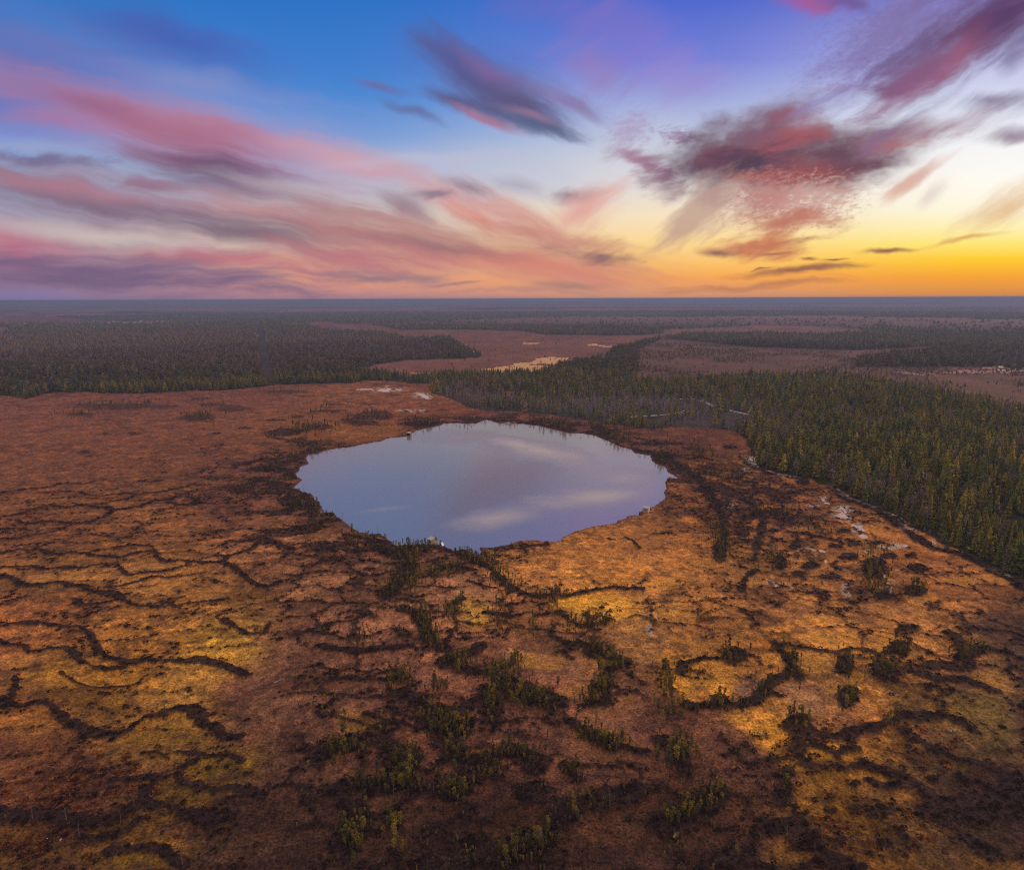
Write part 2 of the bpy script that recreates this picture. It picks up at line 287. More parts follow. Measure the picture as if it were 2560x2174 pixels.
RIDGES = [  # crop, half width in metres, points
 ('A',1.0,[(0,690),(100,670),(260,658),(390,650),(440,620),(520,618),(620,628),(700,603),(770,597),(850,605)]),
 ('A',1.1,[(300,690),(420,685),(580,678),(640,700),(730,718),(850,698),(930,692),(1010,700),(960,730),(860,745),(760,775),(700,775)]),
 ('A',1.0,[(1010,712),(1070,695),(1200,682),(1350,655),(1430,632),(1560,632)]),
 ('A',1.2,[(0,868),(160,850),(280,805),(390,783),(510,800),(580,780),(650,782),(720,798),(790,800),(830,820),(960,810),(1050,785),(1150,745),(1260,742),(1330,720),(1420,725),(1470,755),(1400,780),(1320,780),(1260,755)]),
 ('A',1.0,[(1470,770),(1600,772),(1750,765)]),
 ('A',1.1,[(830,825),(790,865),(720,885),(660,912),(540,918),(420,905),(310,905),(220,925),(160,910),(140,895)]),
 ('A',0.9,[(0,1030),(140,1028),(230,1000),(310,992),(420,975),(480,950),(570,920)]),
 ('A',0.6,[(0,965),(150,955),(230,975)]),
 ('A',1.0,[(0,1150),(60,1120),(160,1112),(330,1115),(350,1140),(430,1145),(540,1130),(650,1137),(690,1155),(820,1165),(900,1175),(1000,1140),(1100,1125),(1150,1120)]),
 ('A',1.1,[(700,1120),(800,1105),(900,1090),(980,1075),(1060,1085),(1130,1085),(1160,1150),(1210,1190),(1350,1195),(1470,1205),(1580,1208),(1650,1210),(1750,1245),(1830,1330),(1900,1370),(1990,1390),(2077,1345)]),
 ('A',1.1,[(1650,1210),(1700,1160),(1780,1135),(1870,1105),(1920,1060),(1960,1030),(2077,1060)]),
 ('A',0.8,[(1550,1110),(1650,1090),(1690,1045),(1780,1055),(1850,1040),(1960,1025)]),
 ('A',1.0,[(0,1245),(120,1240),(240,1235),(330,1260),(430,1250),(530,1245),(620,1250),(700,1222),(780,1215),(800,1240),(870,1215),(900,1260),(950,1300),(1060,1285),(1160,1280),(1220,1275),(1310,1250),(1400,1230)]),
 ('A',1.2,[(0,1310),(100,1330),(160,1370),(250,1380),(360,1360),(450,1350),(520,1380),(600,1380),(680,1420),(790,1430),(850,1440),(900,1480),(970,1510),(1050,1530),(1190,1535),(1230,1500),(1290,1530),(1420,1510),(1560,1495),(1690,1480)]),
 ('A',0.8,[(560,1500),(620,1530),(700,1515),(830,1500),(890,1480)]),('A',0.5,[(900,1460),(940,1440),(980,1435)]),
 ('A',0.6,[(650,990),(760,1010),(870,1020),(1000,1030)]),('A',0.7,[(780,1390),(880,1385),(1000,1355),(1120,1310),(1250,1320),(1400,1305),(1480,1285)]),
 ('A',0.9,[(1500,545),(1510,515),(1600,505),(1760,500)]),('A',0.6,[(1020,605),(1130,605),(1240,600)]),
 ('B',1.2,[(0,30),(130,22),(300,25),(420,45),(520,45),(580,90),(610,140),(640,190),(690,240),(780,265),(860,275),(960,262),(1080,268),(1200,272),(1290,258),(1400,285),(1510,320),(1600,360)]),
 ('B',1.0,[(0,140),(60,160),(150,165),(190,205),(260,200),(330,180),(430,185),(500,220),(510,265),(590,300),(700,320),(800,315)]),
 ('B',0.7,[(390,340),(440,370),(500,410),(580,435),(700,440),(820,440),(900,420),(920,390)]),
 ('B',1.5,[(0,520),(60,560),(130,570),(200,550),(290,535),(350,570),(400,620),(450,660),(520,700),(580,740),(700,750),(780,740),(840,710),(880,680),(940,640),(1050,610),(1140,580),(1240,580),(1300,620),(1330,680),(1400,720),(1460,770),(1540,780)]),
 ('B',0.6,[(930,870),(1020,860),(1100,905)]),('B',0.9,[(1160,860),(1280,870),(1380,890),(1500,885),(1580,920)]),
 ('B',0.9,[(720,1050),(850,1030),(960,1020),(1050,1040),(1150,1010),(1200,950),(1290,900)]),('B',0.9,[(1050,1050),(940,1090),(940,1160),(1000,1190)]),
 ('B',1.0,[(1160,1050),(1280,1080),(1400,1110),(1520,1090),(1620,1110),(1700,1140)]),
 ('B',1.8,[(0,1250),(100,1270),(250,1270),(400,1280),(520,1310),(640,1310),(760,1300),(820,1240),(960,1200),(1080,1210),(1200,1240),(1290,1280),(1370,1300)]),
 ('B',1.4,[(500,1310),(520,1400),(620,1420),(700,1400),(800,1380),(900,1300)]),('B',1.2,[(700,1500),(830,1500),(960,1480),(1050,1490),(1150,1560),(1200,1600)]),
 ('B',0.7,[(100,370),(100,450),(70,520)]),('B',0.9,[(1450,0),(1520,40),(1600,90),(1720,90),(1750,20)]),
 ('C',1.2,[(0,170),(120,190),(220,200),(420,185),(600,170)]),('C',1.8,[(650,20),(680,110),(740,150),(800,190),(900,230),(1000,215),(1050,175)]),
 ('C',3.0,[(830,280),(920,310),(1050,340),(1200,400),(1300,450),(1500,550)]),('C',1.6,[(1080,560),(1120,640),(1150,660)]),('C',2.0,[(1100,440),(1100,560)]),
 ('C',1.2,[(150,380),(400,400),(560,380)]),('C',1.2,[(540,480),(640,560),(750,580),(850,600),(940,580),(1050,520)]),
 ('C',3.0,[(680,650),(800,700),(900,720)]),('C',1.8,[(820,790),(860,860),(930,920),(960,980)]),('C',0.9,[(300,610),(420,650),(540,670),(640,710)]),
 ('C',2.0,[(0,920),(60,850),(180,800),(320,780),(450,790),(560,840),(600,920),(540,1020),(480,950)]),
 ('C',1.8,[(200,1060),(360,1080),(480,1060),(620,1090),(760,1110),(900,1110),(950,1040)]),('C',1.8,[(960,950),(1060,900),(1180,860),(1300,860),(1420,920),(1400,970)]),
 ('C',1.6,[(1600,650),(1700,720),(1820,790),(1950,830),(2077,860)]),('C',1.9,[(1760,230),(1880,250),(1960,270),(1860,330),(1840,420),(1860,540),(1720,560)]),
 ('C',1.9,[(1340,1120),(1430,1115)]),
 ('C',1.9,[(700,1350),(800,1400),(880,1440),(1000,1440),(1100,1490),(1240,1500),(1340,1480),(1440,1440),(1500,1350),(1560,1250),(1700,1200),(1850,1150),(2000,1120),(2077,1100)]),
 ('C',1.2,[(1600,960),(1680,1020)]),('C',1.5,[(120,1100),(160,1200),(240,1260)]),('C',1.4,[(180,1340),(220,1460)]),('C',1.0,[(430,1280),(500,1320)]),('C',1.2,[(880,1180),(960,1230)]),
 ('C',1.0,[(480,1500),(540,1540)]),('C',1.0,[(980,1480),(1030,1560),(1180,1590)]),
 ('F',2.6,[(420,210),(600,260),(560,330),(520,400),(450,480)]),('F',1.6,[(900,200),(1000,270),(1130,330),(1200,420),(1260,460)]),
 ('F',1.4,[(840,560),(920,520)]),('F',1.8,[(560,580),(640,600),(700,700),(740,800)]),('F',1.2,[(1300,470),(1380,500),(1480,490),(1600,500),(1740,465),(1900,440),(2077,450)]),
 ('F',1.2,[(1420,620),(1560,600),(1620,660),(1700,690),(1800,680),(1880,650)]),('F',1.2,[(1680,800),(1780,840)]),('F',1.0,[(250,600),(310,620)]),('F',1.0,[(60,680),(30,740)]),
 ('F',1.0,[(960,400),(1100,440)]),('F',1.4,[(760,320),(900,310),(1000,330)]),('F',1.0,[(1080,600),(1220,630)]),
 ('D',1.7,[(740,130),(790,190),(840,270),(860,310)]),('D',1.2,[(740,130),(860,150),(960,170),(1060,180),(1150,160),(1240,165),(1300,195),(1360,170)]),
 ('D',1.0,[(220,290),(240,240),(330,215),(430,210)]),('D',1.4,[(640,400),(680,360),(740,310),(800,290)]),('D',1.4,[(250,460),(380,460),(520,460),(640,430),(720,400)]),
 ('D',1.4,[(920,610),(1000,630),(1060,640),(1130,640),(1180,600),(1280,580),(1350,540),(1450,520),(1560,530),(1650,520),(1760,570),(1830,620)]),
 ('D',1.5,[(860,640),(850,740),(900,780),(1000,800),(1100,800),(1210,790),(1300,820),(1420,850),(1500,900),(1600,950),(1700,990),(1800,1020)]),
 ('D',1.8,[(1680,80),(1730,130),(1760,200),(1740,260),(1620,245),(1500,250)]),('D',1.5,[(1760,200),(1850,160),(1950,170),(2060,210)]),('D',1.4,[(800,830),(790,920),(770,990)]),
 ('D',1.8,[(120,660),(220,700),(240,780)]),('D',2.0,[(100,1080),(200,1100),(330,1030),(430,930)]),('D',1.8,[(620,1170),(740,1130),(870,1100)]),
 ('D',1.8,[(830,1190),(960,1230),(1040,1290),(1180,1340)]),('D',1.3,[(1420,600),(1540,680),(1680,740),(1850,780),(2000,830)]),('D',3.5,[(1600,1080),(1750,1080),(1900,1020),(2077,900)]),
 ('D',2.0,[(1560,940),(1640,1060),(1760,1180),(1900,1260)]),('D',1.4,[(1750,850),(1900,900),(2077,980)]),('D',1.3,[(1450,270),(1600,320),(1760,320),(1900,380)]),
 ('D',1.0,[(1230,870),(1330,900),(1440,900)]),('D',1.2,[(900,640),(960,680),(1060,730),(1170,700)]),
 ('E',2.0,[(0,560),(60,640),(110,700),(130,790),(130,900),(100,1000),(100,1040)]),('E',1.2,[(0,490),(100,500),(230,520),(330,540)]),('E',1.6,[(240,640),(330,690),(380,750),(380,850),(340,950),(330,1040)]),
 ('E',1.0,[(330,600),(430,600),(560,610),(650,590),(720,590)]),('E',1.5,[(540,860),(680,880),(800,900),(900,930)]),('E',1.0,[(700,770),(800,790),(870,800)]),
 ('E',1.2,[(570,1250),(700,1250),(800,1270)]),('E',1.0,[(240,1240),(270,1160),(330,1110)]),('E',1.0,[(430,760),(540,740)]),
 ('E',2.4,[(230,370),(300,420),(420,480),(560,505),(700,505),(820,550),(880,630),(1000,675),(1120,715),(1220,765),(1270,825),(1380,895),(1500,970),(1640,1000),(1760,1040),(1860,1110),(2000,1170),(2077,1230)]),
 ('R',2.0,[(1700,560),(1800,620),(1900,690),(1980,820),(2060,910),(2070,1010)]),('R',1.4,[(1560,440),(1700,480),(1850,480),(2000,520)]),('R',0.7,[(1100,1200),(1180,1215)]),('R',0.8,[(1260,1190),(1330,1230),(1380,1280)]),
 ('R',0.8,[(1510,1160),(1660,1155)]),('R',1.0,[(350,1290),(430,1265),(580,1255)]),
 ('L',2.0,[(0,620),(150,600),(300,610)]),('L',2.0,[(0,700),(200,720),(300,740)]),('L',2.0,[(200,960),(380,900),(500,940)]),('L',1.8,[(280,1110),(450,1080),(640,1040)]),('L',1.5,[(480,400),(300,360),(80,320)]),
 ('L',1.4,[(0,1190),(130,1250),(260,1290)]),('L',1.6,[(740,1170),(900,1200),(1080,1230)]),
]
ISLANDS = [('D',1400,160,70,46),('D',1320,275,92,56),('D',1110,245,55,60),('D',1120,425,62,62),('D',850,575,92,66),('D',500,195,92,58),('D',430,435,62,36),
 ('D',1090,1190,50,22),('D',1320,1210,72,32),('D',1320,1040,90,26),('D',1160,1020,50,18),('D',1030,1040,40,16),('D',1580,860,40,20),('D',960,1150,30,24),('D',1160,890,40,18),('D',1460,40,80,22),('D',1400,60,40,18),
 ('E',1100,1090,88,82),('E',1195,1015,62,24),('E',1340,1012,46,18),('E',1395,1095,62,34),('E',935,1020,66,24),('E',970,935,46,20),('E',910,855,50,20),('E',590,950,46,30),('E',500,1060,52,50),
 ('E',700,1080,72,28),('E',820,1150,92,24),('E',1170,1270,84,40),('E',1370,1240,84,40),('E',1040,800,36,11),('E',250,870,56,30),('E',640,530,52,24),('E',460,850,40,18),('E',1130,930,60,14),('E',1180,830,22,7),('E',160,305,48,16),
 ('E',620,1130,50,20),('E',860,950,50,16),
 ('R',560,190,130,22),('R',1120,310,90,26),('R',1600,500,100,40),('R',230,150,60,14),
 ('L',180,290,150,30),('L',500,235,110,26),('L',900,200,150,28),('L',1000,110,130,20),('L',1400,210,170,34),('L',660,35,80,12),('L',500,100,70,12),('L',330,150,60,14),('L',1600,88,40,6),('L',1440,95,40,6),('L',1250,100,40,5),('L',700,90,60,8),
 ('P',720,730,330,18),('P',450,775,90,12),('P',1170,685,80,8),('P',1240,720,90,10),('P',1150,795,110,26),('P',1350,740,110,20),('P',1650,645,140,10),('P',1770,670,50,7),('P',620,890,30,6),('P',770,885,30,7),('P',1250,885,30,5),('P',1430,855,60,6),('P',1600,810,70,6),
 ('P',1690,870,110,14),('P',1850,840,60,14),('P',1950,720,50,8),('P',1880,755,80,7),('P',2030,810,70,20),
 ('Q',90,715,50,6),('Q',300,715,60,6),('Q',440,665,40,4),('Q',330,600,30,6),('Q',700,750,30,4),('Q',300,790,140,22),('Q',560,830,90,20),('Q',180,660,30,3),('Q',290,668,30,3),('Q',80,760,60,7),
 ('A',640,385,40,12),('A',660,420,40,10),('A',1000,250,35,10),('A',1650,330,25,6),('A',1500,360,20,5),('A',1220,535,30,7)]

def C_(r, g, b): return (r, g, b)
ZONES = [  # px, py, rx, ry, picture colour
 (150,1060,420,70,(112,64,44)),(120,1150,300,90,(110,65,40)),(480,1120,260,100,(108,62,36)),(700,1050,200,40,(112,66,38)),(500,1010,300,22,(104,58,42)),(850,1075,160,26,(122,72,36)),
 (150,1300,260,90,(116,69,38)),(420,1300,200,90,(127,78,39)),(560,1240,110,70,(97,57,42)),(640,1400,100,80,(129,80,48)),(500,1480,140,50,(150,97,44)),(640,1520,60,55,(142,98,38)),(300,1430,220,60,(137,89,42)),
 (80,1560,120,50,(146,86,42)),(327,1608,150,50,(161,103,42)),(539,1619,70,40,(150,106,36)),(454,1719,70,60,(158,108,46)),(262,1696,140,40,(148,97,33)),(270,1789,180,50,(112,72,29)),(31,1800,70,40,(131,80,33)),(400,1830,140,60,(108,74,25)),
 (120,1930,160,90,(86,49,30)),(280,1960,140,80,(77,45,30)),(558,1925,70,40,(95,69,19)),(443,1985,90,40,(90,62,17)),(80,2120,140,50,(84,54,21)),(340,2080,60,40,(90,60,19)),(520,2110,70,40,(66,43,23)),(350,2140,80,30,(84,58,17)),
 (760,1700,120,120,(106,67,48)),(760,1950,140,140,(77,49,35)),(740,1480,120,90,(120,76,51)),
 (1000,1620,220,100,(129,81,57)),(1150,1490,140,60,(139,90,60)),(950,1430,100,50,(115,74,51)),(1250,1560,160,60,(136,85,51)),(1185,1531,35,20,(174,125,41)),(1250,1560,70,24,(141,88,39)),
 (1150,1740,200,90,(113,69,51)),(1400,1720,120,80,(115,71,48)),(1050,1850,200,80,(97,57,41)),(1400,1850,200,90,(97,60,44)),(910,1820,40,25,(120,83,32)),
 (1250,2000,300,80,(64,38,28)),(1000,2080,250,80,(51,32,23)),(1300,2080,140,50,(56,34,19)),(1650,2060,160,90,(58,35,23)),(1300,2190,800,50,(34,21,15)),(1100,2150,300,40,(38,24,17)),(640,2060,120,90,(54,33,23)),  # dark heath, with the bottom-edge vignette also painted into these colours
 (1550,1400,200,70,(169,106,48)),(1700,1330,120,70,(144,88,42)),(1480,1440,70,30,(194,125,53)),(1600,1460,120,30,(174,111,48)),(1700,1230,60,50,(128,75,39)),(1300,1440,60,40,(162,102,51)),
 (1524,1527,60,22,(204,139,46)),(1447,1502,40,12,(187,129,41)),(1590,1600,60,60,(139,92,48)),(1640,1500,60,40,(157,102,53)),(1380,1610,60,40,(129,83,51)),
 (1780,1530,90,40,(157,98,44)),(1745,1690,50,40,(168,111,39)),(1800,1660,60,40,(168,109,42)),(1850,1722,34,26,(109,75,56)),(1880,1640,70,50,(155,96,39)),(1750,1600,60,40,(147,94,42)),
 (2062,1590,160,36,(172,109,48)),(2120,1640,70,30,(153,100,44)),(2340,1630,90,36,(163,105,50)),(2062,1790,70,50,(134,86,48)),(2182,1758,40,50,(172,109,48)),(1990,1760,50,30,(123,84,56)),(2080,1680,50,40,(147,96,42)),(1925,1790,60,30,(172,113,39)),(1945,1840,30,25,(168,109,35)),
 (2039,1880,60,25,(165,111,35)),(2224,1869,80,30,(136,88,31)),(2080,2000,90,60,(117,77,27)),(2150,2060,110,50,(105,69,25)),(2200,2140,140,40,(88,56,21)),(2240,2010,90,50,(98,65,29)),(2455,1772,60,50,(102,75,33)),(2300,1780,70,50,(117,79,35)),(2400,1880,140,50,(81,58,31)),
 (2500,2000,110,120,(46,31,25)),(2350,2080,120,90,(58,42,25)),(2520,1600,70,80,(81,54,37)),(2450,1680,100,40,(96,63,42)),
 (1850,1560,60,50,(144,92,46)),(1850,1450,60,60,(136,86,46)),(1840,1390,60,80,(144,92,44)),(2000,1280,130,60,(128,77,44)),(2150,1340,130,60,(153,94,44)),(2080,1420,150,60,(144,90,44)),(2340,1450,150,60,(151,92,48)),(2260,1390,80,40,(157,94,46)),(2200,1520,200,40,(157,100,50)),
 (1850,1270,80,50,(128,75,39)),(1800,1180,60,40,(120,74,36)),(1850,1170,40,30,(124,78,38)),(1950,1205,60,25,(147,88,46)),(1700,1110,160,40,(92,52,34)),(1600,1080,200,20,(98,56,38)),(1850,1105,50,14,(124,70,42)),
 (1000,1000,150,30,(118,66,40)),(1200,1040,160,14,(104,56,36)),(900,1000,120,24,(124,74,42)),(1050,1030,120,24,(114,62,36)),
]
LAWN = None
# forest (bases) and the openings in it
FOREST_PX = [(-700,1000),(0,988),(65,996),(130,980),(217,980),(303,984),(390,982),(498,975),(563,975),(650,967),(693,961),(800,959),(866,958),(917,951),(1025,956),(1080,962),(1077,984),(1129,998),(1177,1020),
 (1212,1026),(1298,1029),(1450,1047),(1515,1060),(1623,1073),(1700,1068),(1760,1070),(1837,1074),(1872,1100),(1884,1140),(1908,1176),(1980,1190),(2078,1212),(2130,1242),(2215,1278),(2280,1318),(2360,1362),(2452,1404),(2556,1462),(3300,1800),(3300,753),(-700,753)]
def cr(k, p): return crop(k, p)
OPEN = [
 (cr('Q',[(40,258),(180,252),(350,265),(470,290),(760,286),(1150,293),(1300,315),(1700,320),(1900,316),(2077,296),(2200,300),(2077,320),(1900,345),(1700,400),(1650,450),(1480,470),(1380,490),(1350,520),(1200,540),(1000,545),(560,555),(280,535),(250,515),(330,485),(500,462),(900,450),(930,440),(780,360),(760,335),(520,335),(430,318),(300,298),(120,292)]), (114,70,54)),
 (cr('T',[(0,285),(300,276),(600,262),(1000,272),(1260,302),(900,322),(500,312),(0,315)]), (112,74,62)),
 (cr('T',[(0,335),(500,385),(1100,405),(1400,390),(1750,375),(1500,425),(1150,455),(1100,500),(1900,500),(2077,530),(2500,560),(2500,900),(2077,785),(1700,668),(1300,618),(1100,568),(850,556),(500,575),(0,590),(-150,600),(-150,400)]), (96,64,50)),
 (cr('P',[(-300,203),(250,203),(500,233),(560,246),(300,250),(-300,250)]), (108,64,58)),
 (cr('P',[(560,240),(1000,240),(1000,250),(560,252)]), (120,84,78)),
 (cr('P',[(-200,272),(40,272),(46,312),(-200,316)]), (112,72,60)),
 (cr('P',[(1780,246),(1900,243),(2120,282),(1950,294),(1800,268)]), (116,72,64)),
 (cr('Q',[(0,252),(60,250),(140,290),(0,286)]), (104,64,54)),
 (cr('Q',[(1050,640),(1200,640),(1240,668),(1060,672)]), (104,64,46)),
 (cr('T',[(0,690),(150,690),(320,740),(560,800),(620,835),(300,850),(0,800)]), (74,60,56)),
]
GOLD = [(cr('Q',[(930,515),(1080,490),(1200,470),(1290,450),(1420,450),(1500,462),(1390,490),(1340,520),(1200,540),(1000,535)]),(182,134,84)),
 (cr('Q',[(1170,360),(1270,362),(1260,372),(1180,370)]),(182,130,88)),(cr('Q',[(1540,372),(1700,375),(1680,386),(1560,384)]),(176,128,96)),(cr('Q',[(860,412),(900,414),(895,420),(865,419)]),(180,126,90)),
 (cr('T',[(1280,528),(1500,535),(1700,525),(1880,505),(2077,520),(2077,530),(1800,532),(1600,548),(1400,540)]),(150,104,90)),(cr('T',[(1880,490),(2000,484),(2200,490),(2200,528),(1980,524),(1900,510)]),(214,184,152)),
 (cr('P',[(0,247),(1000,243),(1000,249),(0,254)]),(160,118,112)),(cr('T',[(900,490),(1000,515),(1180,525),(1100,530),(960,515)]),(140,90,76)),
 (cr('Q',[(520,532),(650,534),(640,541),(540,541)]),(170,120,90)),(cr('Q',[(780,365),(850,370),(840,376),(790,374)]),(160,110,90))]
LICHEN = world('E', [(320,385),(420,440),(560,480),(700,480),(800,490),(880,555),(960,600),(1060,650),(1180,690),(1280,740),(1420,830),(1580,880),(1700,930),(1860,1000),(1960,1080),(2077,1150)])
PINES_G = [  # where it stands (for the label), crop, points, spread, count
 ('around the olive hut on the near shore','F',[(480,190),(700,160),(620,230),(560,290)],60,30,60),('in the grove below the olive hut','F',[(560,300),(600,380),(450,470)],60,45,55),
 ('in the belt right of the shore notch','F',[(900,190),(980,230),(1100,260),(1160,370),(1230,430)],45,30,65),('between the near shore and the notch belt','F',[(760,330),(900,320)],60,20,18),
 ('by the yellow moss spot below the notch','F',[(800,590),(860,620),(900,520)],30,30,22),('in the long string running down from the hut grove','F',[(640,590),(700,700),(740,800)],35,30,45),
 ('at the upper tip of the densest grove','F',[(870,900),(910,920),(960,940)],25,40,20),('in the densest grove at the centre','F',[(1080,970),(1200,1020),(1250,1120),(1400,1180),(1480,1190)],70,50,80),
 ('on the spur hanging from the densest grove','F',[(1110,1130),(1110,1240)],25,30,16),('on the hooked string right of the densest grove','F',[(1700,800),(1790,850),(1900,900),(1930,940)],35,25,40),
 ('on the shank of the hooked string','F',[(1850,1010),(1850,1100),(1720,1180)],35,40,35),('on the string below the ochre lawn','F',[(1370,490),(1500,500),(1590,470),(1480,590)],35,20,22),
 ('on the short string right of the brown pool','F',[(1380,690)],25,40,10),('below the golden hollow','F',[(1640,690),(1750,690),(1860,660)],40,18,25),('above the brown pool','F',[(1160,600),(1170,540)],30,25,10),
 ('on the left arm of the bowl','F',[(450,1040),(560,1030)],50,30,16),('on the islet inside the bowl','F',[(780,1080)],45,25,10),('on the lone string left of centre','F',[(220,850),(330,690)],40,30,9),('just above the densest grove','F',[(1280,900),(1200,960)],35,30,14),
 ('in the grove under the bowl','C',[(700,640),(800,690),(900,720),(940,690)],55,45,52),('on the tail of the grove under the bowl','C',[(840,820),(870,870),(940,890)],25,25,12),
 ('on the left shoulder of the horseshoe string','C',[(50,880),(130,840),(220,830)],45,30,24),('on the right limb of the horseshoe string','C',[(500,900),(540,960),(590,920),(530,1010)],40,45,34),
 ('at the low junction right of the horseshoe','C',[(900,1040),(900,1130),(820,1130)],35,35,22),('on the arched string below centre','C',[(1080,920),(1200,870),(1310,860),(1400,900)],35,30,22),
 ('beside the fallen log right of the arch','C',[(1650,1000)],40,25,6),('on the slanting string right of the arch','C',[(1700,720),(1820,790),(1950,820)],60,25,35),
 ('on the big bottom arc','C',[(1480,1400),(1400,1480),(1240,1530),(1180,1560)],35,40,36),('in the dark corner left of the bottom arc','C',[(200,1430),(220,1380)],40,50,18),
 ('in the dark heath beneath the horseshoe','C',[(450,1280),(510,1500)],30,25,8),('on the rising end of the bottom arc','C',[(1560,1250),(1690,1280),(1880,1150)],40,25,10),
 ('along the base of the horseshoe','C',[(240,1080),(400,1060),(480,1080),(620,1080),(690,1090)],40,30,22),('under the arched string','C',[(1180,1000),(1040,1000)],40,25,10),
 ('on the steep string between two flarks','D',[(790,190),(840,290)],30,45,18),('on the narrow flark islet','D',[(1120,240)],25,40,12),('on the broad flark islet','D',[(1320,270)],60,36,24),('on the lower flark islet','D',[(1120,420)],35,40,14),
 ('on the round dark islet by the orange flark','D',[(860,560)],45,45,13),('on the islet at the foot of the golden flark','D',[(430,430)],40,25,9),('on the left rim of the golden flark','D',[(160,280),(130,360)],30,35,18),('on the lower rim of the golden flark','D',[(150,480),(250,500)],60,30,18),
 ('in the grove left of the orange flark','D',[(200,700),(160,770),(270,650)],40,40,30),('on the twin groves low right of centre','D',[(130,1040),(200,1080),(330,1000),(440,930)],45,30,38),('on the topmost flark islet','D',[(1410,150)],45,25,14),
 ('on the string below the forest corner','D',[(1700,120),(1750,200),(1850,170)],40,30,20),('on the islet above the golden flark','D',[(500,180)],40,40,10),('on the saddle beside the golden flark','D',[(690,370)],30,30,8),('on the string under the orange flark','D',[(1350,545)],25,25,6),('on the thin string at lower right','D',[(790,880)],20,40,6),
 ('on the round islet by the pale pools','E',[(1100,1090)],60,60,28),('just below the round pool islet','E',[(1080,1180),(1170,1270)],40,30,16),('on the dark islet right of the pools','E',[(1370,1230)],50,30,12),('on the thick string right of the lake lawn','E',[(100,880),(120,980),(60,760)],40,40,24),
 ('on the islet left of the pools','E',[(490,1050)],40,45,12),('on the string beneath the pools','E',[(680,830),(810,870)],50,25,12),('on the string above the pools','E',[(530,730),(370,740),(330,690)],60,30,22),('by the forest tongue right of the lake','E',[(60,500),(250,520)],60,15,14),
 ('at the west tip of the lake','L',[(60,540),(280,560),(300,500)],70,50,40),('by the fallen tree at the west tip','L',[(330,390),(450,430)],50,25,18),('on the west bank headland','L',[(210,690),(30,680)],60,40,28),('on the southwest bank','L',[(380,830),(450,900),(280,930)],60,45,42),('on the southwest bay','L',[(480,1060),(420,1120),(620,1000)],70,35,38),
 ('along the south bank before the hut','L',[(760,1170),(1000,1210)],70,35,22),('on the island of pines behind the west bank','L',[(280,280),(540,240)],90,26,44),('in the thicket northwest of the lake','L',[(900,140),(1050,100),(860,210)],100,22,40),('on the northwest shore','L',[(1350,200),(1460,170)],80,25,32),('in the far heath northwest of the lake','L',[(640,40),(480,100),(320,150)],60,10,20),('on the north shore point','L',[(1800,170),(1700,180)],70,10,10),
 ('on the string west of the lake','A',[(1900,600),(1860,640),(1750,690)],50,40,24),('in the heath west of the lake','A',[(2000,480)],60,30,16),
 ('in the long far thicket at left','P',[(520,730),(700,720),(900,710)],90,12,46),('in the far thicket before the forest','P',[(1200,720),(1250,715)],40,7,14),('in the dark far patch at left','P',[(450,770)],60,12,20),('in the dark patch before the forest cut','P',[(1130,790),(1200,770)],80,20,22),('under the forest cut','P',[(1650,645)],80,10,14),('in the far thicket above the lake','P',[(1700,870),(1850,840)],60,18,28),
 ('on the northeast shore','R',[(550,190),(700,230),(780,240)],70,25,50),('on the far shore islet','R',[(230,160)],50,12,10),('on the east shore','R',[(1100,300),(1200,350),(1300,400)],60,30,42),('at the east corner of the lake','R',[(1560,480),(1620,530)],60,35,34),('behind the east corner of the lake','R',[(1800,600),(1880,640),(1950,700)],70,40,30),('in the heath east of the lake','R',[(1750,430),(1900,480),(2000,560)],100,45,40),
 ('along the forest edge by the lichen','E',[(330,390),(480,440),(620,470),(780,480),(900,550),(1080,650),(1240,730),(1420,830),(1600,900),(1760,970),(1900,1040)],25,16,90),
 ('in the heath behind the northeast shore','R',[(900,200),(1100,220),(1300,250)],120,22,40),('in the red heath under the bare wood','R',[(1500,230),(1700,240)],120,22,28),
]

print("masks ready")

# ------------------------------------------------------------------ materials
def newmat(name, rough=0.9, spec=0.15):
    mt = bpy.data.materials.new(name); mt.use_nodes = True
    b = mt.node_tree.nodes['Principled BSDF']
    b.inputs['Roughness'].default_value = rough; b.inputs['Specular IOR Level'].default_value = spec
    return mt, mt.node_tree.nodes, mt.node_tree.links, b
def mnoise(ns, lk, scale, detail=3, vec=None, rough=0.6):
    n = ns.new('ShaderNodeTexNoise'); n.inputs['Scale'].default_value = scale; n.inputs['Detail'].default_value = detail; n.inputs['Roughness'].default_value = rough
    if vec is not None: lk.new(vec, n.inputs['Vector'])
    return n.outputs[0]
def mrange(ns, lk, v, a, b, lo, hi):
    n = ns.new('ShaderNodeMapRange'); lk.new(v, n.inputs[0])
    for i, q in enumerate((a, b, lo, hi)): n.inputs[i + 1].default_value = q
    return n.outputs[0]
def mmul(ns, lk, a, b):
    n = ns.new('ShaderNodeVectorMath'); n.operation = 'MULTIPLY'; lk.new(a, n.inputs[0]); lk.new(b, n.inputs[1]); return n.outputs[0]
def mmath(ns, lk, op, a, b):
    n = ns.new('ShaderNodeMath'); n.operation = op
    for s, v in zip(n.inputs, (a, b)):
        if isinstance(v, bpy.types.NodeSocket): lk.new(v, s)
        else: s.default_value = v
    return n.outputs[0]

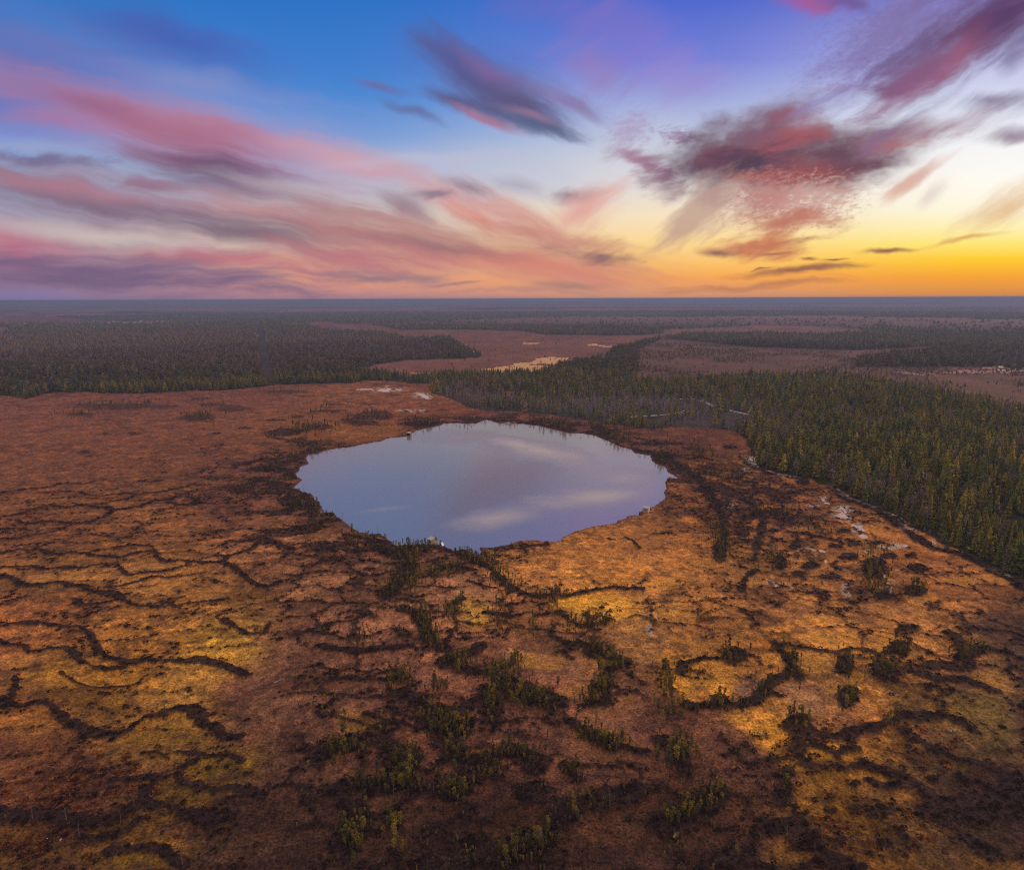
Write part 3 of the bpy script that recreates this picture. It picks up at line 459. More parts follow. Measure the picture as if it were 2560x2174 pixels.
M_ground, ns, lk, b = newmat("bog_ground", 0.95, 0.08)
at = ns.new('ShaderNodeAttribute'); at.attribute_name = 'tint'
g = ns.new('ShaderNodeNewGeometry')
n1 = mnoise(ns, lk, 1.9, 4, g.outputs['Position']); n2 = mnoise(ns, lk, 0.45, 4, g.outputs['Position']); n3 = mnoise(ns, lk, 0.05, 3, g.outputs['Position'])
f1 = mrange(ns, lk, n1, .34, .66, .38, 1.62); f2 = mrange(ns, lk, n2, .32, .68, .6, 1.4); f3 = mrange(ns, lk, n3, .3, .7, .85, 1.15)
fm_ = mmath(ns, lk, 'MULTIPLY', mmath(ns, lk, 'MULTIPLY', f1, f2), f3)
lk.new(mmul(ns, lk, at.outputs['Color'], fm_), b.inputs['Base Color'])
bp = ns.new('ShaderNodeBump'); bp.inputs['Strength'].default_value = 0.7; bp.inputs['Distance'].default_value = 0.35
lk.new(mmath(ns, lk, 'ADD', n1, n2), bp.inputs['Height']); lk.new(bp.outputs[0], b.inputs['Normal'])

M_water, ns, lk, b = newmat("lake_water", 0.12, 0.5)
b.inputs['Base Color'].default_value = (0.20, 0.172, 0.158, 1); b.inputs['IOR'].default_value = 6.0
b.inputs['Specular Tint'].default_value = (1.0, 0.91, 0.77, 1)
g = ns.new('ShaderNodeNewGeometry')
# wind-ruffled water catches the higher, paler sky
rf = None
wz = mnoise(ns, lk, .035, 4, g.outputs['Position'])
for (qx, qy, ra, rb, an, amt) in ((1330, 1120, 56, 22, -52, .50), (1250, 1290, 26, 13, 38, .34), (1480, 1240, 36, 16, 20, .42), (1150, 1090, 30, 26, 0, .2), (960, 1270, 13, 4, 25, .16), (1560, 1190, 20, 26, 0, .26)):
    wx_, wy_ = ground_at([qx], [qy]); mp = ns.new('ShaderNodeMapping'); mp.vector_type = 'TEXTURE'; lk.new(g.outputs['Position'], mp.inputs[0])
    mp.inputs['Location'].default_value = (wx_[0], wy_[0], 0); mp.inputs['Rotation'].default_value[2] = math.radians(an); mp.inputs['Scale'].default_value = (ra, rb, 100)
    ln = ns.new('ShaderNodeVectorMath'); ln.operation = 'LENGTH'; lk.new(mp.outputs[0], ln.inputs[0])
    v_ = mrange(ns, lk, mmath(ns, lk, 'ADD', ln.outputs['Value'], mmath(ns, lk, 'MULTIPLY', wz, 1.4)), 2.0, .5, 0.0, amt)
    rf = v_ if rf is None else mmath(ns, lk, 'MAXIMUM', rf, v_)
lk.new(mmath(ns, lk, 'ADD', rf, .14), b.inputs['Roughness'])
bp = ns.new('ShaderNodeBump'); bp.inputs['Strength'].default_value = 0.25; bp.inputs['Distance'].default_value = 0.02
lk.new(mnoise(ns, lk, 0.9, 3, g.outputs['Position']), bp.inputs['Height']); lk.new(bp.outputs[0], b.inputs['Normal'])

M_ice, ns, lk, b = newmat("pale_pool", 0.25, 0.5)
g = ns.new('ShaderNodeNewGeometry'); cr_ = ns.new('ShaderNodeValToRGB')
lk.new(mnoise(ns, lk, 0.35, 5, g.outputs['Position']), cr_.inputs[0])
cr_.color_ramp.elements[0].position = .3; cr_.color_ramp.elements[0].color = (*lin((170, 136, 118)), 1)
cr_.color_ramp.elements[1].position = .6; cr_.color_ramp.elements[1].color = (*lin((216, 188, 166)), 1)
lk.new(cr_.outputs[0], b.inputs['Base Color'])

def leafmat(name, transl=0.25):
    mt, ns, lk, b = newmat(name, 0.8, 0.12)
    at = ns.new('ShaderNodeAttribute'); at.attribute_name = 'tint'
    oi = ns.new('ShaderNodeObjectInfo')
    c = mmul(ns, lk, at.outputs['Color'], oi.outputs['Color'])
    lk.new(c, b.inputs['Base Color'])
    if transl:
        tr = ns.new('ShaderNodeBsdfTranslucent'); lk.new(c, tr.inputs[0])
        mx = ns.new('ShaderNodeMixShader'); mx.inputs[0].default_value = transl
        lk.new(b.outputs[0], mx.inputs[1]); lk.new(tr.outputs[0], mx.inputs[2])
        lk.new(mx.outputs[0], ns['Material Output'].inputs[0])
    return mt
M_needle = leafmat("needles"); M_bark = leafmat("bark", 0); M_heather = leafmat("heather_leaves", 0.15)
def plainmat(name, c1, c2, scale, rough=0.8, stretch=(1, 1, 1)):
    mt, ns, lk, b = newmat(name, rough, 0.3)
    tcn = ns.new('ShaderNodeTexCoord'); mp = ns.new('ShaderNodeMapping'); mp.inputs['Scale'].default_value = stretch
    lk.new(tcn.outputs['Object'], mp.inputs[0])
    cr_ = ns.new('ShaderNodeValToRGB'); lk.new(mnoise(ns, lk, scale, 4, mp.outputs[0]), cr_.inputs[0])
    cr_.color_ramp.elements[0].position = .3; cr_.color_ramp.elements[0].color = (*lin(c1), 1)
    cr_.color_ramp.elements[1].position = .7; cr_.color_ramp.elements[1].color = (*lin(c2), 1)
    lk.new(cr_.outputs[0], b.inputs['Base Color']); return mt

def mesh_obj(name, Vv, Ff, mat, tint=None, parent=None, smooth=False, link=True):
    """Ff: (n,3) or (n,4) index array"""
    me = bpy.data.meshes.new(name); Vv = np.ascontiguousarray(Vv, np.float32); Ff = np.ascontiguousarray(Ff, np.int32)
    k = Ff.shape[1]
    me.vertices.add(len(Vv)); me.vertices.foreach_set('co', Vv.ravel())
    me.loops.add(Ff.size); me.loops.foreach_set('vertex_index', Ff.ravel())
    me.polygons.add(len(Ff)); me.polygons.foreach_set('loop_start', np.arange(0, Ff.size, k, dtype=np.int32))
    if not smooth: me.polygons.foreach_set('use_smooth', np.zeros(len(Ff), bool))
    else: me.polygons.foreach_set('use_smooth', np.ones(len(Ff), bool))
    if tint is not None:
        a = me.attributes.new('tint', 'FLOAT_COLOR', 'POINT')
        t = np.ones((len(Vv), 4), np.float32); t[:, :3] = tint; a.data.foreach_set('color', t.ravel())
    me.update(); me.materials.append(mat)
    if not link: return me
    o = bpy.data.objects.new(name, me); C.objects.link(o)
    if parent is not None: o.parent = parent
    return o
def structure(o): o['kind'] = 'structure'; return o
def stuff(o, label, cat, group=None):
    o['kind'] = 'stuff'; o['label'] = label; o['category'] = cat
    if group: o['group'] = group
    return o

# ------------------------------------------------------------------ the ground sheet
PALE = [('E',940,1215,70,50),('E',1215,1190,45,70),('E',860,1105,70,24),('E',1290,1100,50,18),('E',1240,965,90,26),('E',700,675,40,16),('E',470,1200,110,40),('E',900,720,90,60),('E',1000,830,60,50),('E',680,990,90,24),('E',180,700,30,30),('E',1010,985,40,14),('E',250,450,40,14),('L',1300,90,160,16),('Q',380,632,150,14),('Q',600,665,80,20),('D',80,60,60,40)]
POOLS = [('E',[(745,628),(770,622),(792,628),(800,640),(815,645),(795,650),(788,656),(810,664),(808,669),(780,667),(765,660),(768,645)]),
 ('E',[(858,704),(900,698),(920,703),(938,706),(945,714),(982,718),(960,726),(930,728),(918,738),(925,748),(968,772),(960,780),(935,778),(895,762),(875,752),(868,742),(885,732),(900,722),(895,712)]),
 ('E',[(955,800),(975,804),(1000,812),(1022,820),(1045,842),(1040,856),(1018,858),(1000,848),(978,828),(952,814)]),('E',[(1008,874),(1030,870),(1056,877),(1058,890),(1036,894),(1018,888)]),
 ('E',[(750,974),(768,970),(787,976),(780,986),(758,984)]),('E',[(780,1036),(798,1034),(801,1050),(786,1053)]),('E',[(1288,940),(1305,934),(1322,938),(1318,950),(1298,954)]),('E',[(720,1004),(736,1002),(734,1012),(722,1014)]),
 ('E',[(170,766),(190,764),(192,772),(174,774)]),('E',[(240,446),(270,440),(278,448),(262,458)]),('E',[(1475,920),(1500,915),(1508,940),(1485,948)]),
 ('Q',[(335,636),(360,630),(395,626),(402,634),(396,642),(360,643)]),('Q',[(556,654),(580,652),(600,655),(618,668),(634,680),(612,684),(594,676),(578,664)]),('Q',[(214,629),(290,627),(291,632),(216,633)]),('Q',[(440,630),(470,630),(470,634),(444,635)]),('Q',[(350,612),(400,610),(398,614),(352,615)])]
ALB = 1.17
def farbog(x, y): return smooth(.505, .57, fbm(x / 2.5 + 900, y, 1400, 5, 203, .6)) * smooth(1900, 2600, np.hypot(x, y))
def surface(x, y):
    """albedo and height of the bog surface at world points"""
    wx = (fbm(x, y, 14, 3, 41) - .5) * 9; wy = (fbm(x, y, 14, 3, 57) - .5) * 14
    near = np.hypot(x, y) < 900
    px0, py0, zz = to_px(x, y)
    px, py, _ = to_px(x + wx, y + wy)
    n = len(x)
    acc = np.zeros((n, 3)); wt = np.full(n, 0.02)
    acc += 0.02 * lin((92, 56, 40))
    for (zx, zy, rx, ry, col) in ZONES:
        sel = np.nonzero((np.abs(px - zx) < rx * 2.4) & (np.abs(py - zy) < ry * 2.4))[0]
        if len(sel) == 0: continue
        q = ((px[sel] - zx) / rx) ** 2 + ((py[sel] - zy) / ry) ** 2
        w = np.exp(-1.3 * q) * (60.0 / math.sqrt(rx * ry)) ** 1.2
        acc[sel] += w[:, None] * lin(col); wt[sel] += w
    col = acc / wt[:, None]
    z = (fbm(x, y, 2.2, 3, 5) - .5) * .5 * near + (fbm(x, y, 9, 3, 9) - .5) * .5
    r = np.hypot(x, y)
    # patches of darker dwarf shrub in the lawns
    pt = fbm(x, y, 7, 4, 21); p2 = fbm(x, y, 2.4, 3, 33); p3 = fbm(x, y, 30, 3, 77)
    heath = ((px > 700) & (px < 1600) & (py > 1380)).astype(float)
    dk = smooth(.515, .60, pt * .5 + p2 * .5 + (p3 - .5) * .25) * (.5 - .08 * heath)
    DK = lin((58, 36, 29))
    col = col * (1 - dk[:, None]) + DK * dk[:, None]
    lt = smooth(.56, .7, fbm(x, y, 5, 3, 90)) * .45
    col = col * (1 + lt[:, None] * np.array([1.0, .85, .5]))
    col = col * (0.86 + 0.28 * fbm(x, y, 1.1, 2, 8))[:, None]
    # strings
    D = np.full(n, 1e3, np.float32)
    for (k, hw, pl) in RIDGES:
        w = world(k, pl); hw = hw * (1.2 if k in 'FC' else 1.15 if k in 'DE' else 1.0 if k == 'B' else 1.1); tmp = seg_dist(x, y, w, hw * 4 + 3)
        D = np.minimum(D, tmp / hw)
    wob = (fbm(x, y, 2.2, 3, 66) - .5) * 1.3 + (fbm(x, y, 9, 2, 63) - .55) * 1.5
    ridge = 1 - smooth(.7, 1.2, D + wob)
    isl = np.zeros(n)
    for (k, cx, cy_, rx, ry) in ISLANDS:
        x0, y0, s = CROPS[k]; cx = x0 + cx / s; cy_ = y0 + cy_ / s; rx = rx / s; ry = ry / s
        sel = np.nonzero((np.abs(px0 - cx) < rx * 1.7) & (np.abs(py0 - cy_) < ry * 1.7))[0]
        if len(sel) == 0: continue
        q = np.hypot((px0[sel] - cx) / rx, (py0[sel] - cy_) / ry) + wob[sel] * .35
        isl[sel] = np.maximum(isl[sel], 1 - smooth(.7, 1.1, q))
    rg = np.maximum(ridge, isl)
    # a web of lesser strings between the big ones
    nx = fbm(x * .62 + wx * .6, y * 1.2 + wy * .4, 13, 2, 171)
    net = 1 - smooth(.010, .040, np.abs(nx - .5) + (fbm(x, y, 3, 2, 173) - .5) * .03)
    xw = x + wx * .55 + (fbm(x, y, 5, 3, 211) - .5) * 7; yw = y + wy * .45 + (fbm(x, y, 5, 3, 212) - .5) * 6
    g1, c1 = cells(xw, yw, 15.0, 11.0, 231); g2, c2 = cells(xw + y * .25, yw - x * .12, 30.0, 8.5, 241)
    lft = smooth(760, 600, px)
    gap_ = g1 * (1 - lft) + g2 * lft * .8; cv_ = np.where(lft > .5, c2, c1)
    wall = 1 - smooth(.05, .18, gap_ + (fbm(x, y, 2.0, 2, 213) - .5) * .14)
    g3, c3 = cells(xw, yw, 6.6, 5.2, 261)
    wall3 = (1 - smooth(.04, .16, g3 + (fbm(x, y, 1.6, 2, 263) - .5) * .14)) * (1 - lft) * .45 * (fbm(x, y, 16, 2, 265) > .44)
    net = np.maximum(np.maximum(net * .7, wall), wall3)
    cellc = smooth(1240, 1400, py) * (1 - np.exp(-(((px - 1530) / 270) ** 2 + ((py - 1360) / 120) ** 2))) * (r < 450)
    tone = 1 + ((cv_ - .5) * .6 + .10) * cellc
    gold = cellc * smooth(.70, .8, cv_) * np.where(px > 1250, .6, np.where(px < 650, .35, .1)) * (1 - .75 * ((px < 1700) & (py > 1740))) * smooth(.06, .55, gap_)
    col = col * tone[:, None] * (1 - gold[:, None]) + lin((158, 106, 40)) * (gold * np.clip(1.45 - (py - 1300) / 900, .5, 1.1))[:, None]
    nstr = np.where(px < 700, .5, np.where(px < 1620, .95, .78)) * smooth(1130, 1260, py)
    nstr = nstr * (1 - .92 * np.exp(-(((px - 1530) / 270) ** 2 + ((py - 1360) / 120) ** 2)))
    nstr = np.where(py < 1260, np.maximum(nstr, .28), nstr) * smooth(.28, .44, fbm(x, y, 18, 2, 175))
    strings_e = np.exp(-(((px - 1900) / 200) ** 2 + ((py - 1290) / 170) ** 2) ** 1.5)
    nstr = np.maximum(nstr, strings_e * .95)
    net = np.maximum(net, strings_e * smooth(.54, .6, fbm(x * .7, y, 8, 3, 177)))
    net = net * nstr * (zz > 0) * (r < 500)
    rg = np.maximum(rg, net)
    rim = np.clip(1 - np.abs(D + wob * .6 - 1.7) / .7, 0, 1) * .5
    col = col * (1 + rim[:, None] * np.array([.5, .35, .2]))
    RC = lin((38, 24, 22))[None] * (0.75 + .5 * fbm(x, y, 1.6, 2, 3))[:, None]
    far_soft = 1 - .35 * smooth(300, 700, r)
    a = (np.maximum(rg * .94, .3 * (1 - smooth(1.2, 2.6, D + wob * 1.6)) * (fbm(x, y, 4.0, 3, 47) > .47)) * far_soft)[:, None]
    col = col * (1 - a) + RC * a
    z = z + rg * .55
    # pale lichen under the forest edge
    dl = seg_dist(x, y, LICHEN, 25)
    li = (1 - smooth(2, 9, dl + (fbm(x, y, 8, 3, 17) - .5) * 10)) * smooth(.42, .6, fbm(x, y, 2.0, 3, 19))
    col = col * (1 - li[:, None] * .8) + lin((170, 160, 146)) * (li[:, None] * .8)
    # forest floor and openings
    fo = in_poly(px, py, FOREST_PX) & (zz > 0)
    fcol = lin((56, 44, 34)) * (.7 + .6 * fbm(x, y, 12, 3, 14))[:, None]
    far = smooth(1800, 4200, r)
    band = fbm(x / 2.2, y, 900, 5, 101, .6)
    cano = lin((60, 52, 48)) * (.62 + .76 * fbm(x, y * .6, 60, 4, 55))[:, None]
    cano = cano * (1 - smooth(.5, .62, band)[:, None] * .45)
    op_ = farbog(x, y) * .85
    cano = cano * (1 - op_[:, None]) + lin((124, 84, 74)) * op_[:, None]
    fcol = fcol * (1 - far[:, None]) + cano * far[:, None]
    col[fo] = fcol[fo]
    for poly, c in OPEN:
        ins = in_poly(px0 + wx * .8, py0, poly)
        t = lin(c) * (.5 + .62 * fbm(x, y * .5, 40, 4, 61))[:, None]
        col[ins] = t[ins]; fo &= ~ins
    for poly, c in GOLD:
        ins = in_poly(px0 + wx * .8, py0 + (fbm(x, y, 30, 3, 71) - .5) * 10, poly) & (fbm(x, y * .4, 18, 3, 72) > .4)
        col[ins] = lin(c)
    z = z + np.where(fo, far * (2 + 9 * fbm(x, y * .6, 60, 3, 55)), 0)
    z = np.where(r > 800, np.where(fo, z, 0), z)
    # broad swells of far land
    z = z + smooth(5000, 16000, r) * 26 * np.maximum(0, fbm(x / 3, y, 5000, 4, 301) - .45)
    for (k, ex_, ey_, rx, ry) in PALE:
        x0, y0, s = CROPS[k]; qq = np.hypot((px - x0 - ex_ / s) / (rx / s), (py - y0 - ey_ / s) / (ry / s))
        pm = (1 - smooth(.5, 1.1, qq)) * smooth(.50, .56, fbm(x, y * .6, 2.6, 4, 181)) * .75
        col = col * (1 - pm[:, None]) + lin((176, 146, 126)) * pm[:, None]
    for (k, pl) in POOLS:
        ins = in_poly(px0 + wx * .35, py0 + wy * .1, crop(k, pl)); z[ins] -= .32; col[ins] = lin((150, 118, 98))
    # lake basin
    dl = seg_dist(x, y, LAKE_W, 95, closed=True)
    ins = in_poly(px0, py0, LAKE_PX) & (zz > 0)
    sd = np.where(ins, -dl, dl)
    lawn = np.exp(-(((px - 1530) / 230) ** 2 + ((py - 1340) / 130) ** 2) ** 2) + np.exp(-(((px - 900) / 130) ** 2 + ((py - 1085) / 26) ** 2) ** 2)
    belt = smooth(.44, .56, fbm(x * .8, y, 9, 3, 191) + .10 * (1 - smooth(5, 30, dl))) * (1 - smooth(22, 62, dl + (fbm(x, y, 25, 2, 193) - .5) * 40)) * (sd > 1.5) * (1 - np.clip(lawn, 0, 1)) * np.where(py > 1385, .5, 1)
    col = col * (1 - belt[:, None] * .8) + RC * (belt[:, None] * .8)
    rg = np.maximum(rg, belt * .8)
    shore = (fbm(x, y, 2.4, 3, 88) - .5) * 1.3
    sd2 = sd + shore - .7
    z = np.where(sd2 < 0, -np.minimum(3.0, .45 + .9 * -sd2), np.where(sd2 < 12, np.maximum(z, .12), z))
    bank = (1 - smooth(0, 2.2, sd2)) * (sd2 > -3)
    col = col * (1 - bank[:, None] * .75) + lin((62, 36, 28)) * (bank[:, None] * .75)
    col[ins & (sd2 < -3)] = lin((30, 24, 20))
    return np.clip(col * ALB * np.array([.97, 1.09, 1.12]), 0, .9), z, rg, sd2, fo

az = np.concatenate([np.linspace(-46, 46, 1500), np.linspace(46, 314, 60)[1:-1]]) * math.pi / 180
dep = np.concatenate([np.radians(np.linspace(80, 50, 20))[:-1], np.radians(np.linspace(50, .6, 830)), np.radians(np.geomspace(.6, .1508, 40))[1:]])
rr = H / np.tan(dep)
A_, R_ = np.meshgrid(az, rr)
GX = (np.sin(A_) * R_).ravel(); GY = (np.cos(A_) * R_).ravel()
gcol, gz, grg, gsd, gfo = surface(GX, GY)
na, nr = len(az), len(rr)
idx = np.arange(na * nr).reshape(nr, na)
q = np.stack([idx[:-1], np.roll(idx, -1, 1)[:-1], np.roll(idx, -1, 1)[1:], idx[1:]], -1).reshape(-1, 4)
# inner disc under the camera as degenerate-free quads: pairs of rim verts to the centre
GV = np.stack([GX, GY, gz], 1)
ground = mesh_obj("ground", GV, q[:, ::-1], M_ground, gcol, smooth=True)
structure(ground)
cap_n = 48
ca = np.linspace(0, 2 * math.pi, cap_n, endpoint=False)
cv = np.concatenate([[[0, 0, -.3]], np.stack([np.sin(ca) * (rr[0] + 2), np.cos(ca) * (rr[0] + 2), np.full(cap_n, -.3)], 1)])
cf = np.array([[0, 1 + (i + 1) % cap_n, 1 + i] for i in range(cap_n)])
structure(mesh_obj("ground", cv, cf, M_ground, np.tile(lin((60, 38, 28)), (len(cv), 1))))

# ------------------------------------------------------------------ water
lw = LAKE_W; cen = lw.mean(0)
ang = np.linspace(0, 2 * math.pi, 96, endpoint=False)
rad = np.hypot(*(lw - cen).T).max() + 25
# sheet slightly larger than the basin; banks rise through it
ex = np.stack([cen[0] + np.cos(ang) * (abs(lw[:, 0] - cen[0]).max() + 8), cen[1] + np.sin(ang) * (abs(lw[:, 1] - cen[1]).max() + 12), np.full(96, -.38)], 1)
lv = np.concatenate([[[cen[0], cen[1], -.38]], ex])
lf = np.array([[0, 1 + i, 1 + (i + 1) % 96] for i in range(96)])
structure(mesh_obj("lake", lv, lf, M_water))
def flat_poly(name, pts, z, mat):
    w = np.asarray(pts); c = w.mean(0); n_ = len(w)
    v = np.concatenate([[[*c, z]], np.c_[w, np.full(n_, z)]])
    f = np.array([[0, 1 + i, 1 + (i + 1) % n_] for i in range(n_)])
    nrm = np.cross(v[f[0, 1]] - v[0], v[f[0, 2]] - v[0])
    if nrm[2] < 0: f = f[:, ::-1]
    return structure(mesh_obj(name, v, f, mat))
def jag(w, amp, seed):
    out = []
    r_ = np.random.default_rng(seed)
    for i in range(len(w)):
        a, b_ = w[i], w[(i + 1) % len(w)]; d = np.hypot(*(b_ - a)); k = max(1, int(d / 1.2))
        for j in range(k):
            out.append(a + (b_ - a) * j / k + r_.normal(0, amp, 2))
    return np.array(out)
for i, (k, pl) in enumerate(POOLS):
    w_ = world(k, pl); flat_poly("pool", w_.mean(0) + (w_ - w_.mean(0)) * 1.35, -.03, M_ice)

# sand track through the thin wood
M_sand = plainmat("sand", (140, 128, 116), (176, 164, 150), .5, .9)
def strip(name, pts, wdt, z, mat):
    w = np.asarray(pts); out = []
    ww = []
    for i in range(len(w) - 1):
        for t in np.linspace(0, 1, 8, endpoint=False): ww.append(w[i] + (w[i + 1] - w[i]) * t)
    ww.append(w[-1]); ww = np.array(ww)
    tg = np.gradient(ww, axis=0); tg /= np.hypot(*tg.T)[:, None] + 1e-6
    nrm = np.stack([-tg[:, 1], tg[:, 0]], 1)
    hw = wdt / 2 * (.7 + .6 * vnoise(ww[:, 0] / 6, ww[:, 1] / 6, 4))[:, None]
    l, r_ = ww + nrm * hw, ww - nrm * hw
    v = np.concatenate([np.c_[l, np.full(len(l), z)], np.c_[r_, np.full(len(l), z)]]); n_ = len(l)
    f = np.array([[n_ + i, n_ + i + 1, i + 1, i] for i in range(n_ - 1)])
    return structure(mesh_obj(name, v, f, mat))
strip("path", world('T', [(30, 686), (110, 688), (190, 690), (250, 712), (310, 742), (380, 754), (450, 770), (540, 788), (630, 806)]), 5, .45, M_sand)
strip("path", world('R', [(1290, 156), (1330, 146), (1450, 141), (1600, 132), (1700, 125), (1800, 98)]), 4, .45, M_sand)
strip("path", world('T', [(0, 778), (60, 776), (100, 766), (140, 752)]), 4, .45, M_sand)
TRACKS = [world('T', [(30, 686), (190, 690), (310, 742), (450, 770), (630, 806)]), world('R', [(1290, 156), (1450, 141), (1700, 125), (1800, 98)])]

# ------------------------------------------------------------------ plants: shapes at unit height
def leaves(c, d, s, r_, asp=.55, droop=0.0):
    """one small triangle per leaf tuft"""
    n = len(c); d = d + r_.normal(0, .35, (n, 3)); d[:, 2] -= droop
    d /= np.linalg.norm(d, axis=1)[:, None] + 1e-9
    t = np.cross(d, r_.normal(0, 1, (n, 3))); t /= np.linalg.norm(t, axis=1)[:, None] + 1e-9
    s = np.asarray(s).reshape(-1, 1)
    V_ = np.stack([c + d * s, c - d * s * .5 + t * s * asp, c - d * s * .5 - t * s * asp], 1).reshape(-1, 3)
    F_ = np.arange(3 * n).reshape(-1, 3)
    return V_, F_
def stem(pts, rad, sides=4):
    pts = np.asarray(pts, float); n = len(pts); a = np.linspace(0, 2 * math.pi, sides, endpoint=False)
    V_ = np.concatenate([np.stack([p[0] + np.cos(a) * r_, p[1] + np.sin(a) * r_, np.full(sides, p[2])], 1) for p, r_ in zip(pts, rad)])
    F_ = []
    for i in range(n - 1):
        for j in range(sides):
            k = (j + 1) % sides
            F_ += [(i * sides + j, i * sides + k, (i + 1) * sides + k), (i * sides + j, (i + 1) * sides + k, (i + 1) * sides + j)]
    return V_, np.array(F_)
def join(*ms):
    V_, F_, o_ = [], [], 0
    for v, f in ms:
        V_.append(v); F_.append(f + o_); o_ += len(v)
    return np.concatenate(V_), np.concatenate(F_)
def spruce(seed, n, wid, s, lo=.12, sides=4):
    r_ = np.random.default_rng(seed)
    t = lo + (1 - lo) * r_.random(n) ** 1.25
    tier = .8 + .25 * np.sin(t * 34 + r_.random() * 6)
    R_ = wid * (1 - t) ** .8 * tier * (.45 + .55 * r_.random(n)) + .004
    th = r_.random(n) * 6.283
    lop = 1 + .25 * np.cos(th - r_.random() * 6.28)
    c = np.stack([np.cos(th) * R_ * lop, np.sin(th) * R_ * lop, t], 1)
    d = np.stack([np.cos(th), np.sin(th), np.full(n, -.25)], 1)
    V_, F_ = leaves(c, d, s * (1.15 - .7 * t), r_, .6, .15)
    top = leaves(np.array([[0, 0, .97]] * 3), np.array([[0, 0, 1.]] * 3), [.05] * 3, r_, .35)
    V_, F_ = join((V_, F_), top)
    k = np.repeat(.72 + .55 * r_.random(len(F_)), 3)
    tr = stem([(0, 0, -.03), (0, 0, .5), (0, 0, .96)], (.014, .009, .002), sides)
    return dict(crown=(V_, F_, k), trunk=tr)
def bogpine(seed, kind):
    r_ = np.random.default_rng(seed)
    wid, lo, ncl, n = {'slim': (.10, .30, 7, 170), 'round': (.15, .40, 7, 200), 'flat': (.16, .50, 6, 170), 'bushy': (.18, .15, 9, 250), 'sparse': (.13, .40, 6, 90)}[kind]
    cl = []
    for i in range(ncl):
        t = lo + (1 - lo) * (i + .5) / ncl; e = math.sin(math.pi * min(1, (1.12 - t) / (1.12 - lo)) ** .8)
        a = r_.random() * 6.28; q_ = wid * e * .5 * r_.random() ** .5
        cl.append((math.cos(a) * q_, math.sin(a) * q_, t, wid * (.35 + .45 * e)))
    cl.append((0, 0, .94, wid * .4)); cl = np.array(cl)
    ii = r_.integers(0, len(cl), n); u = r_.normal(0, 1, (n, 3)); u /= np.linalg.norm(u, axis=1)[:, None]
    rad = cl[ii, 3:4] * (.5 + .5 * r_.random((n, 1)) ** .5)
    c = cl[ii, :3] + u * rad * np.array([1, 1, .55])
    c[:, 2] = np.minimum(c[:, 2], 1.0)
    V_, F_ = leaves(c, u + [0, 0, .5], .05 * (.7 + .6 * r_.random(n)), r_, .6)
    k = np.repeat(.65 + .7 * r_.random(n), 3)
    ln_ = r_.normal(0, .025, 2)
    parts = [stem([(0, 0, -.04), (ln_[0] * .5, ln_[1] * .5, .45), (ln_[0], ln_[1], .95)], (.016, .011, .003))]
    for i in range(ncl):
        p = cl[i]; q0 = np.array([ln_[0] * p[2], ln_[1] * p[2], max(.1, p[2] - .1)])
        parts.append(stem([q0, p[:3]], (.007, .003), 3))
    return dict(crown=(V_, F_, k), trunk=join(*parts))
def birch(seed, n=70, wid=.2, asp=.22):
    r_ = np.random.default_rng(seed)
    t = .35 + .62 * r_.random(n); th = r_.random(n) * 6.283
    R_ = wid * np.sin(math.pi * np.clip((1.1 - t) / .8, 0, 1)) * r_.random(n) ** .6
    c = np.stack([np.cos(th) * R_, np.sin(th) * R_, t], 1); d = np.stack([np.cos(th) * .5, np.sin(th) * .5, np.full(n, .9)], 1)
    V_, F_ = leaves(c, d, .075 * (.6 + .7 * r_.random(n)), r_, asp)
    k = np.repeat(.7 + .6 * r_.random(n), 3)
    parts = [stem([(0, 0, -.03), (.01, 0, .5), (0, .01, .97)], (.012, .008, .002))]
    for i in range(9):
        h0 = .3 + .055 * i; a = r_.random() * 6.28; L_ = wid * (.9 - .05 * i)
        parts.append(stem([(0, 0, h0), (math.cos(a) * L_, math.sin(a) * L_, h0 + .22)], (.005, .0015), 3))
    return dict(crown=(V_, F_, k), trunk=join(*parts))
def cone_tree(seed, wid=.13):
    r_ = np.random.default_rng(seed); a = np.array([0, 1.57, 3.14, 4.71]) + r_.random() * 1.5
    w = wid * (.7 + .6 * r_.random(4))
    V_ = np.concatenate([[[0, 0, 1]], np.stack([np.cos(a) * w, np.sin(a) * w, .1 + .15 * r_.random(4)], 1)])
    return dict(crown=(V_, np.array([[0, 1, 2], [0, 2, 3], [0, 3, 4], [0, 4, 1]]), np.array([1.25, .7, .8, .7, .8])), trunk=None)
